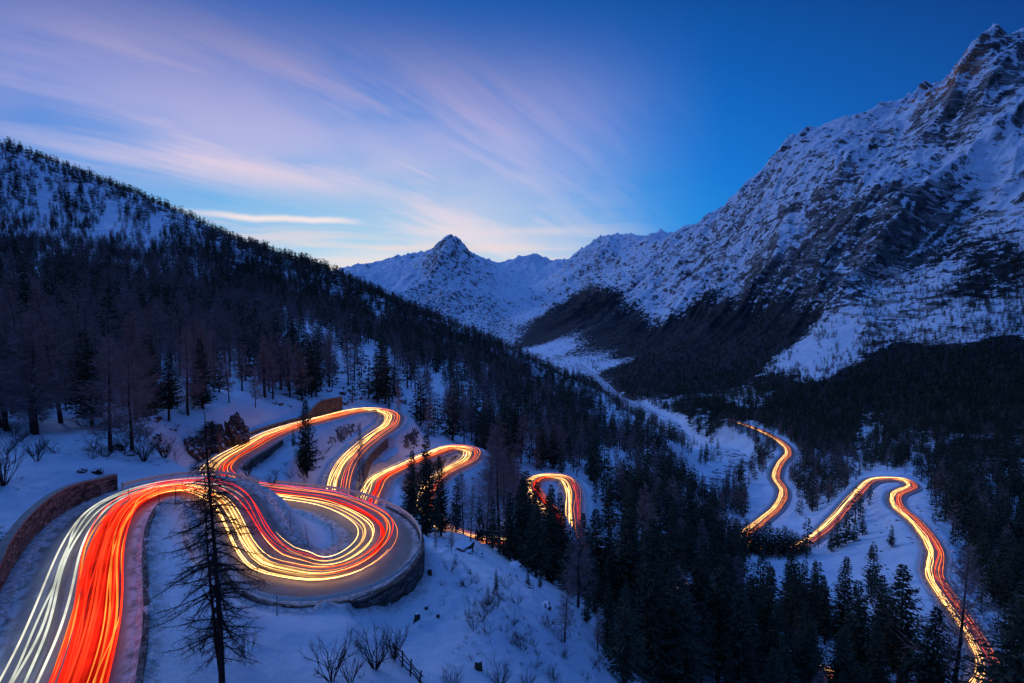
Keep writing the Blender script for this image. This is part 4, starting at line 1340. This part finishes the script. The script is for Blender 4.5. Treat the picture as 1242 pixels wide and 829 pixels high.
def guardrail(i0, i1, side, label, extra=.35, spacing=2.4, two=True):
    ii = np.arange(i0, i1 + 1)
    c = along(ii, side, extra); nx = np.stack([NRM[ii, 0], NRM[ii, 1], np.zeros(len(ii))], 1) * side
    org = tuple(c[len(c) // 2])
    root = empty('guardrail', org, label, 'guardrail')
    prof = [(-.03, .56), (-.08, .66), (-.03, .76), (-.08, .86), (-.03, .97), (0, .97), (0, .56)]
    vf_obj('rail', sweep(c, nx, prof), M['metal'], root, org)
    if two: vf_obj('rail', sweep(c, nx, [(-.03, .30), (-.03, .38), (.0, .38), (.0, .30)]), M['metal'], root, org)
    s = 0; last_ = -99; n_ = 0
    for j, i in enumerate(ii):
        if SEG[i] - last_ >= spacing and n_ < 95:
            last_ = SEG[i]; n_ += 1
            a = math.atan2(tan[i, 1], tan[i, 0]); p = c[j] + nx[j] * .09
            vf_obj('post', box_vf(p[0], p[1], p[2] + .38, .06, .07, .66, a), M['metal'], root, org)
    return root


def wall(i0, i1, side, h0, h1, extra, thick, label, name='stone_wall', below=0.0, hf=None, cap=True, mat=None):
    ii = np.arange(i0, i1 + 1); n = len(ii)
    c = along(ii, side, extra); nx = np.stack([NRM[ii, 0], NRM[ii, 1], np.zeros(n)], 1) * side
    t = np.linspace(0, 1, n)
    top = (h0 + (h1 - h0) * t if hf is None else hf(t)) + .05 * fbm(SEG[ii] / 1.5, SEG[ii] * 0, 2, 3)
    gi, _ = ground(c[:, 0] + nx[:, 0] * thick, c[:, 1] + nx[:, 1] * thick); gi2, _ = ground(c[:, 0], c[:, 1])
    bot = np.minimum(np.minimum(gi, gi2), c[:, 2]) - .4 - below
    org = tuple(c[n // 2])
    root = empty(name, org, label, 'wall')
    rows = 7
    fr = np.linspace(0, 1, rows)
    V = np.zeros((n, 2 * rows, 3))
    for r_ in range(rows):
        zz1 = bot + (c[:, 2] + top - bot) * fr[r_]
        jig = .05 * fbm(SEG[ii] / .7, zz1 / .4, 2, 9)
        V[:, r_] = c + nx * jig[:, None]; V[:, r_, 2] = zz1
        V[:, 2 * rows - 1 - r_] = c + nx * (thick + jig)[:, None]; V[:, 2 * rows - 1 - r_, 2] = zz1
    k = 2 * rows; idx = np.arange(n * k).reshape(n, k)
    F_ = np.concatenate([np.stack([idx[:-1, j], idx[:-1, (j + 1) % k], idx[1:, (j + 1) % k], idx[1:, j]], -1) for j in range(k)])
    ends = []
    for j in range(rows - 1):
        ends.append((idx[0, j], idx[0, j + 1], idx[0, k - 2 - j], idx[0, k - 1 - j])); ends.append((idx[-1, j + 1], idx[-1, j], idx[-1, k - 1 - j], idx[-1, k - 2 - j]))
    F_ = np.concatenate([F_, np.array(ends)])
    vv_ = V.reshape(-1, 3)
    me = mesh_np('masonry', vv_ - np.array(org), F_.ravel(), np.full(len(F_), 4), [mat or M['stone']], smooth_shade=False)
    uvl = me.uv_layers.new(name='UVMap')
    su = np.repeat(SEG[ii], k); sv = vv_[:, 2] + np.tile(np.r_[np.zeros(rows), np.full(rows, .37)], n)
    uvl.data.foreach_set('uv', np.stack([su[F_.ravel()], sv[F_.ravel()]], 1).astype(np.float32).ravel())
    obj('masonry', me, parent=root)
    if cap:
        c2 = c.copy(); c2[:, 2] += top
        vf_obj('coping', sweep(c2, nx, [(-.06, .004), (-.06, .16), (thick + .06, .16), (thick + .06, .004)]), M['concrete'], root, org)
    return root


I = road_index
G1a, G1b = I(112, 655, 46), I(262, 598, 60)
guardrail(I(184, 598, 58), I(277, 600, 61), -1, 'pale steel guardrail along the back of the first bend', extra=.5)
guardrail(I(338, 700, 51), I(305, 598, 85), 1, 'steel guardrail round the outside of the big walled hairpin', extra=.55)
guardrail(I(440, 499, 177), I(440, 543, 149), 1, 'steel guardrail on the outside of the upper far hairpin', extra=.4, two=False)
guardrail(I(552, 544, 180), I(550, 570, 164), 1, 'steel guardrail on the outside of the third hairpin', extra=.4, two=False)
guardrail(I(447, 603, 120), I(490, 567, 150), 1, 'steel guardrail on the right of the leg climbing from behind the big hairpin', extra=.4, two=False)
guardrail(I(668, 579, 207), I(695, 625, 178), 1, 'steel guardrail on the small hairpin in the spruces', extra=.4, two=False)

# stone retaining wall on the uphill side of the first bend
wall(I(84, 755, 36), I(184, 598, 58), -1, 0, 0, 1.3, .55, 'curved stone retaining wall with pale coping left of the first bend', 'retaining_wall',
     hf=lambda t: 1.0 + 1.35 * np.minimum(1, t * 3.2) - .5 * smooth((t - .8) / .2))
# low stone parapet on the inside of the nearest leg
wall(I(30, 900, 26), I(140, 620, 52), 1, .55, .5, .55, .38, 'low crumbling stone parapet right of the nearest road leg', 'parapet_wall', cap=False)
# wall carrying the big hairpin
wall(I(400, 710, 52), I(440, 622, 71), 1, .0, .0, .42, .5, 'dark stone wall carrying the outside of the big hairpin', 'retaining_wall', below=.6, cap=False)
wall(I(312, 680, 52), I(402, 710, 52), 1, .22, .12, .42, .4, 'low kerb wall at the foot of the big hairpin', 'kerb_wall', cap=False)
# wall above the leg past the outcrop, rising to its far end
wall(I(318, 535, 119), I(430, 500, 174), -1, 0, 0, 1.3, .6, 'long retaining wall rising toward the upper far hairpin', 'retaining_wall', hf=lambda t: .9 + .5 * t + 3.6 * smooth((t - .62) / .2))
wall(I(268, 570, 98), I(318, 535, 119), 1, .12, .12, .45, .6, 'dark wall carrying the downhill side of the leg past the outcrop', 'retaining_wall', below=2.4)
wall(I(453, 532, 158), I(420, 566, 133), -1, .1, .1, .4, .5, 'wall under the downhill side of the leg below the upper hairpin', 'retaining_wall', below=1.0)


# ------------------------------------------------------------------ rocks, stumps, poles, shrubs, fence
def rock_mesh(sx, sy, sz, seed, spiky=.45, res=26):
    th = np.linspace(0, math.pi, res); ph = np.linspace(0, 2 * math.pi, 2 * res, endpoint=False)
    T, Pp = np.meshgrid(th, ph, indexing='ij')
    X = np.sin(T) * np.cos(Pp); Y_ = np.sin(T) * np.sin(Pp); Z = np.cos(T)
    d = 1 + spiky * (ridged(X * 1.6 + seed + Z, Y_ * 1.6 - Z * 1.3, 5, seed) - .4) + .18 * fbm(X * 5 + seed, Y_ * 5 + Z * 5, 3, seed + 3)
    d = np.where((T < .01) | (T > 3.13), d.mean(), d)
    # angular faces
    q = np.round(d * 7) / 7; d = d * .45 + q * .55
    V = np.stack([X * d * sx, Y_ * d * sy, Z * d * sz], -1).reshape(-1, 3)
    m = 2 * res; F_ = []
    for i in range(res - 1):
        for j in range(m):
            j2 = (j + 1) % m
            F_.append((i * m + j, (i + 1) * m + j, (i + 1) * m + j2, i * m + j2))
    return V, np.array(F_)


for k, (px, py, sx, sy, sz, lab) in enumerate([
        (238, 572, 2.5, 1.8, 2.6, 'dark rock outcrop nearest the first bend guardrail'), (260, 557, 2.6, 1.9, 4.2, 'dark craggy outcrop, middle of the three by the road'),
        (286, 541, 2.3, 1.9, 4.8, 'dark craggy outcrop, tallest of the three by the road')]):
    x_, y_, z_ = P(px, py, 104 + k * 5)
    z_ = gz(x_, y_)
    obj('rock_outcrop', mesh_np('rock_outcrop', *(lambda vf: (vf[0], vf[1].ravel(), np.full(len(vf[1]), 4)))(rock_mesh(sx, sy, sz, 20 + k, .9)), [M['rock']], smooth_shade=False),
        loc=(x_, y_, z_ + sz * .25), label=lab, category='rock')
RK = [rock_mesh(1, .8, .6, 40 + i, .7, 12) for i in range(3)]
RKM = [mesh_np('boulder', v, f.ravel(), np.full(len(f), 4), [M['rock']], smooth_shade=False) for v, f in RK]
for k, (px, py, s, lab) in enumerate([(118, 575, .7, 'snow dusted boulder beside the end of the stone wall'), (100, 572, .5, 'small boulder left of the one by the wall end'), (142, 545, 1.0, 'dark boulder under the brown larch above the wall'),
                                      (158, 552, .8, 'dark boulder right of the one under the brown larch'), (2, 655, .9, 'dark boulder at the left edge of the photo'), (345, 480, 1.2, 'boulder on the slope above the long retaining wall'),
                                      (568, 695, .5, 'little dark rock on the snow slope'), (640, 712, .8, 'dark rock at the edge of the snow slope'), (663, 738, .9, 'dark rock beneath the wood edge')]):
    x_, y_, z_ = ground_hit(px, py)
    obj('boulder', RKM[k % 3], loc=(x_, y_, z_ + .1 * s), label=lab, category='rock').scale = (s, s, s)
    COL.objects[-1].rotation_euler = (0, 0, k * 1.3)

# sawn stumps on the slope
for k, (px, py, r_, h_, lab) in enumerate([(506, 752, .28, .6, 'dark sawn stump on the snow below the guardrail'), (580, 812, .32, .75, 'snow capped stump near the bottom of the slope'), (531, 749, .16, .3, 'small stump right of the dark sawn one'),
                                           (517, 740, .18, .3, 'low stump just above the dark sawn one'), (521, 698, .26, .7, 'leaning dark stump below the hairpin wall')]):
    x_, y_, z_ = ground_hit(px, py)
    root = empty('tree_stump', (x_, y_, z_), lab, 'stump')
    tv = trunk_mesh([(0, 0, -.3), (0, 0, 0), (.02, 0, h_ * .5), (.03, .01, h_)], [r_ * 1.35, r_ * 1.15, r_, r_ * .95], 12)
    vf_obj('trunk', tv, M['bark'], root)
    cap_ = trunk_mesh([(.03, .01, h_ - .02), (.03, .01, h_ + .04), (.03, .01, h_ + .09)], [r_ * .98, r_ * .9, .01], 12)
    vf_obj('snow_cap', cap_, M['snowcap'] if 'snowcap' in M else M['terrain'], root)

# marker poles beside the road
for k, (px, py, h_, lab) in enumerate([(336, 748, 2.3, 'marker pole at the foot of the big hairpin'), (374, 664, 2.3, 'leaning marker pole on the left of the snow island'), (404, 657, 2.1, 'marker pole on the right of the snow island'),
                                       (352, 642, 2.0, 'marker pole at the narrow end of the snow island'), (158, 616, 2.0, 'marker pole at the inside start of the first bend'), (193, 613, 2.0, 'marker pole in the middle of the first bend inside'),
                                       (213, 613, 2.0, 'marker pole at the inside end of the first bend'), (305, 535, 2.4, 'marker pole on the leg past the outcrop')]):
    x_, y_, z_ = ground_hit(px, py)
    root = empty('marker_pole', (x_, y_, z_), lab, 'pole'); root.rotation_euler = (0, [0.02, -.14, -.08, .02, -.05, .03, .05, 0][k], 0)
    vf_obj('pole', trunk_mesh([(0, 0, -.4), (0, 0, h_ * .5), (0, 0, h_)], [.042, .036, .028], 8), M['wood'], root)
    vf_obj('reflector', trunk_mesh([(0, 0, h_ - .32), (0, 0, h_ - .18)], [.047, .047], 8), M['metal'], root)


def shrub(h, n, seed, spread=.45):
    r = np.random.default_rng(seed); parts = []
    def grow(p, d, L, rad, lev):
        q = p + d * L * .5 + r.normal(0, .02, 3) * L; e = p + d * L
        parts.append(trunk_mesh([p, q, e], [rad, rad * .8, rad * .5], 4))
        if lev == 0: return
        for _ in range(r.integers(2, 4)):
            f = r.uniform(.35, 1.0)
            nd = unit(d + r.normal(0, .38, 3) + np.array([0, 0, .12]))
            grow(p + d * L * f, nd, L * r.uniform(.45, .75), rad * .55, lev - 1)
    for _ in range(n):
        a = r.uniform(0, 6.28); d = unit(np.array([math.cos(a) * spread, math.sin(a) * spread, 1.0]) + r.normal(0, .1, 3))
        grow(np.array([math.cos(a) * .12, math.sin(a) * .12, -.1]), d, h * r.uniform(.4, .6), .018 * h / 2.0, 3)
    return merge(parts)


for k, (px, py, h_, n_, lab) in enumerate([(402, 826, 3.6, 7, 'tall bare shrub at the bottom left of the broken fence'), (425, 828, 2.4, 6, 'lower bare shrub beside the tall one'), (455, 812, 2.8, 14, 'dense bare bush below the hairpin wall'),
                                           (478, 800, 2.4, 12, 'dense bare bush left of the broken fence'), (548, 840, 1.8, 12, 'low brush at the bottom of the snow slope'), (604, 838, 1.8, 12, 'low brush right of the snow capped stump'),
                                           (640, 835, 1.4, 10, 'low brush near the bare brown larch'), (575, 765, 1.6, 6, 'small bare bush on the middle of the slope'), (592, 735, 1.8, 8, 'bare bush beside the small ragged evergreen'),
                                           (240, 790, 1.5, 8, 'small twiggy bush under the dead tree'), (300, 800, 1.6, 7, 'small twiggy bush right of the dead tree'), (175, 560, 3.4, 16, 'tangled bare bush above the first bend'),
                                           (200, 556, 3.2, 16, 'tangled bare bush beside the rock outcrop'), (150, 548, 2.6, 12, 'bare bush below the brown larch'), (5, 590, 4.2, 12, 'spreading bare bush at the left edge'), (45, 560, 2.6, 9, 'bare bush in front of the leaning larches'),
                                           (300, 578, 2.6, 12, 'bare bush between the upper loops at left'), (330, 590, 2.2, 10, 'bare bush between the upper loops, lower one')]):
    x_, y_, z_ = ground_hit(px, py, 14, 220)
    vf = shrub(h_ * 1.35, int(n_ * 1.5), 900 + k)
    o = vf_obj('bare_shrub', vf, M['deadwood'], label=lab, category='shrub'); o.location = (x_, y_, z_)

SHR = [shrub(2.6, 12, 990 + i, .7) for i in range(4)]
SHM = [mesh_np('bare_shrub', v, f.ravel(), np.full(len(f), 4), [M['deadwood']], smooth_shade=False) for v, f in SHR]
for k in range(105):
    if k < 38: px, py = random.uniform(-20, 240), random.uniform(490, 560)
    elif k >= 60:
        t_ = random.random(); px, py = 560 + 160 * t_ + random.uniform(-45, 25), 690 + 130 * t_ + random.uniform(-15, 25)
    else: px, py = random.uniform(290, 420), random.uniform(548, 600)
    x_, y_, z_ = ground_hit(px, py, 60 if k < 60 else 20, 200)
    if carve(np.array([x_]), np.array([y_]), np.array([z_]))[1][0] < 2.5: continue
    s_ = random.uniform(.5, 1.2) * (1 if k < 60 else .6)
    o = obj('bare_shrub', SHM[k % 4], loc=(x_, y_, z_), label='tangled leafless shrub at the lower edge of the left wood' if k < 38 else ('leafless shrub on the snow between the upper road loops' if k < 60 else 'leafless shrub down the right side of the snow slope'), category='shrub',
            group='leafless shrubs below the left wood' if k < 38 else ('leafless shrubs between the upper loops' if k < 60 else 'leafless shrubs down the snow slope'))
    o.scale = (s_ * 1.2, s_ * 1.2, s_); o.rotation_euler = (0, 0, random.random() * 6.28)

# broken wooden fence at the bottom
root = None
x0_, y0_, z0_ = ground_hit(478, 800); 
root = empty('wooden_fence', (x0_, y0_, z0_), 'broken dark wooden rail fence sagging on the snow slope', 'fence')
fa = np.array([0, 0, 0.]); fb_x, fb_y, fb_z = ground_hit(508, 835); fb = np.array([fb_x - x0_, fb_y - y0_, fb_z - z0_])
for t in (0, .33, .66, 1.0):
    p = fa + (fb - fa) * t; gx = gz(x0_ + p[0], y0_ + p[1]) - z0_
    vf_obj('post', trunk_mesh([(p[0], p[1], gx - .4), (p[0] + .1, p[1], gx + .7), (p[0] + .2 * t, p[1] + .05, gx + 1.35)], [.075, .07, .06], 7), M['deadwood'], root)
for hgt in (.35, .75, 1.15):
    pp = []
    for t in np.linspace(-.12, 1.1, 9):
        p = fa + (fb - fa) * t; gx = gz(x0_ + p[0], y0_ + p[1]) - z0_
        pp.append((p[0] + .12, p[1] - .06, gx + hgt + .1 * math.sin(t * 7 + hgt * 5)))
    vf_obj('rail', trunk_mesh(pp, [.05] * 9, 6), M['deadwood'], root)

# ------------------------------------------------------------------ dead two-stemmed larch in the foreground
def dead_tree():
    r = np.random.default_rng(5)
    X0, Y0 = P(269, 829, 30.5)[0], 30.5
    Z0 = gz(X0, Y0); H = P(263, 500, 30.5)[2] - Z0
    print('dead tree', X0, Y0, Z0, H, proj(X0, Y0, Z0))
    root = empty('dead_larch', (X0, Y0, Z0), 'dead black two stemmed larch with drooping bare branches in front of the hairpin', 'tree')
    def stem(off, h, rad, k):
        ts = np.linspace(-.03, 1, 14)
        return np.stack([off[0] * (1 - np.exp(-ts * 6)) + .10 * np.sin(ts * 5 + k) - ts * .25, off[1] * np.ones(14) * (1 - np.exp(-ts * 6)), ts * h], 1), rad * (1 - ts * .93)**.9
    for off, h, rad, k in (((0, 0), H, .20, 0), ((-.34, .12), H * .80, .13, 1.4)):
        pts, rr = stem(off, h, rad, k)
        vf_obj('trunk', trunk_mesh(pts, rr, 10), M['deadwood'], root, smooth_shade=True)
        parts = []; tw = [[], [], []]
        nb_ = 190 if k == 0 else 90
        for j in range(nb_):
            t = r.uniform(.14, .97)**.9; c = np.array([np.interp(t, np.linspace(-.03, 1, 14), pts[:, q]) for q in range(3)])
            env = (.25 + 1.0 * math.sin(min(1, max(0, (t - .1) / .75)) * math.pi)**.7) * (1 - t * .35)
            L = 3.0 * env * r.uniform(.45, 1.1) + .25
            if t < .22: L = r.uniform(.5, 2.4)
            a = r.uniform(0, 6.28); d = np.array([math.cos(a), math.sin(a), r.uniform(-.25, .25)])
            P_ = [c]; dd = unit(d)
            for s in range(5):
                dd = unit(dd + np.array([0, 0, -.13 if s < 3 else .12]) + r.normal(0, .09, 3)); P_.append(P_[-1] + dd * L / 5)
            P_ = np.array(P_)
            parts.append(trunk_mesh(P_, np.linspace(.030, .008, 6) * (.6 + L / 3), 4))
            for q in range(int(12 + L * 12)):
                f = r.uniform(.12, 1) * 5; i = min(4, int(f)); p = P_[i] + (P_[i + 1] - P_[i]) * (f - i)
                dv = unit((P_[i + 1] - P_[i]) / (L / 5) * .7 + r.normal(0, .6, 3) + np.array([0, 0, -.25]))
                tw[0].append(p); tw[1].append(dv); tw[2].append(r.uniform(.15, .55))
                p2 = p + dv * tw[2][-1] * .6; tw[0].append(p2); tw[1].append(unit(dv + r.normal(0, .6, 3))); tw[2].append(r.uniform(.1, .3))
        tv = quads(sprays(np.array(tw[0]), np.array(tw[1]), np.array(tw[2]), np.full(len(tw[0]), .020)))
        vf_obj('branches', merge(parts + [tv]), M['deadwood'], root)
dead_tree()

# ------------------------------------------------------------------ twigs, heather and grit showing through the snow
def tufts():
    n = 2600
    px = RNG.uniform(-40, 1000, n); Y = np.exp(RNG.uniform(math.log(28), math.log(190), n))
    u = (px - 621) / 640; x_ = u * Y; z_, d = ground(x_, Y)
    f = fbm(x_ / 9, Y / 9, 3, 71)
    qx, qy = proj(x_, Y, z_)
    near_edge = (d > 1.2) & (d < 4)
    k = (d > 1.0) & ((f > .12) | (near_edge & (RNG.random(n) < .25))) & ~((qx > 150) & (qx < 430) & (qy > 615) & (RNG.random(n) < .93))
    x_, Y, z_ = x_[k], Y[k], z_[k]
    p = []; dv = []; L = []
    for a, b, c in zip(x_, Y, z_):
        m = random.randint(8, 26); s = random.uniform(.15, .5)
        p.append(np.stack([a + RNG.normal(0, s * .5, m), b + RNG.normal(0, s * .5, m), np.full(m, c - .05)], 1))
        dv.append(RNG.normal(0, .45, (m, 3)) + np.array([0, 0, 1])); L.append(RNG.uniform(.15, .75, m) * (s + .4))
    v = sprays(np.concatenate(p), unit(np.concatenate(dv)), np.concatenate(L), np.full(sum(len(a) for a in L), .028))
    vf_obj('heather', quads(v), M['heather'], label='dark heather and dry grass poking through the snow', category='ground cover', kind='stuff')


def rubble():
    n = 9000
    Y = np.exp(RNG.uniform(math.log(60), math.log(800), n)); x_ = RNG.uniform(-1.05, 1.05, n) * Y
    z_, d = ground(x_, Y); f = fbm(x_ / 24, Y / 24, 4, 33)
    qx, qy = proj(x_, Y, z_)
    zone = in_poly(qx, qy, [(360, 400), (470, 435), (600, 500), (600, 530), (480, 520), (420, 500), (330, 520), (240, 560), (100, 540), (150, 480), (330, 470), (400, 480)]) | ((qx > 1060) & (qy > 600) & (qy < 760))
    k = (d > 1.5) & (((f > .0) & zone) | (f > .42))
    x_, Y, z_ = x_[k], Y[k], z_[k]
    tv, tf = rock_mesh(1, .9, .7, 3, .6, 5); parts = []
    a = RNG.uniform(0, 6.28, len(x_)); s = RNG.lognormal(-1.0, .5, len(x_)) * (1 + Y / 300); c, sn = np.cos(a), np.sin(a)
    X = (tv[None, :, 0] * c[:, None] - tv[None, :, 1] * sn[:, None]) * s[:, None] + x_[:, None]
    Yy = (tv[None, :, 0] * sn[:, None] + tv[None, :, 1] * c[:, None]) * s[:, None] + Y[:, None]
    Z = tv[None, :, 2] * s[:, None] * .8 + z_[:, None]
    V = np.stack([X, Yy, Z], -1).reshape(-1, 3); F_ = (tf[None] + (np.arange(len(x_)) * len(tv))[:, None, None]).reshape(-1, 4)
    vf_obj('rubble', (V, F_), M['rock'], label='scattered stones lying in the snow on the slopes', category='stones', kind='stuff')


tufts(); rubble()
print('all', _t.time() - _t0)
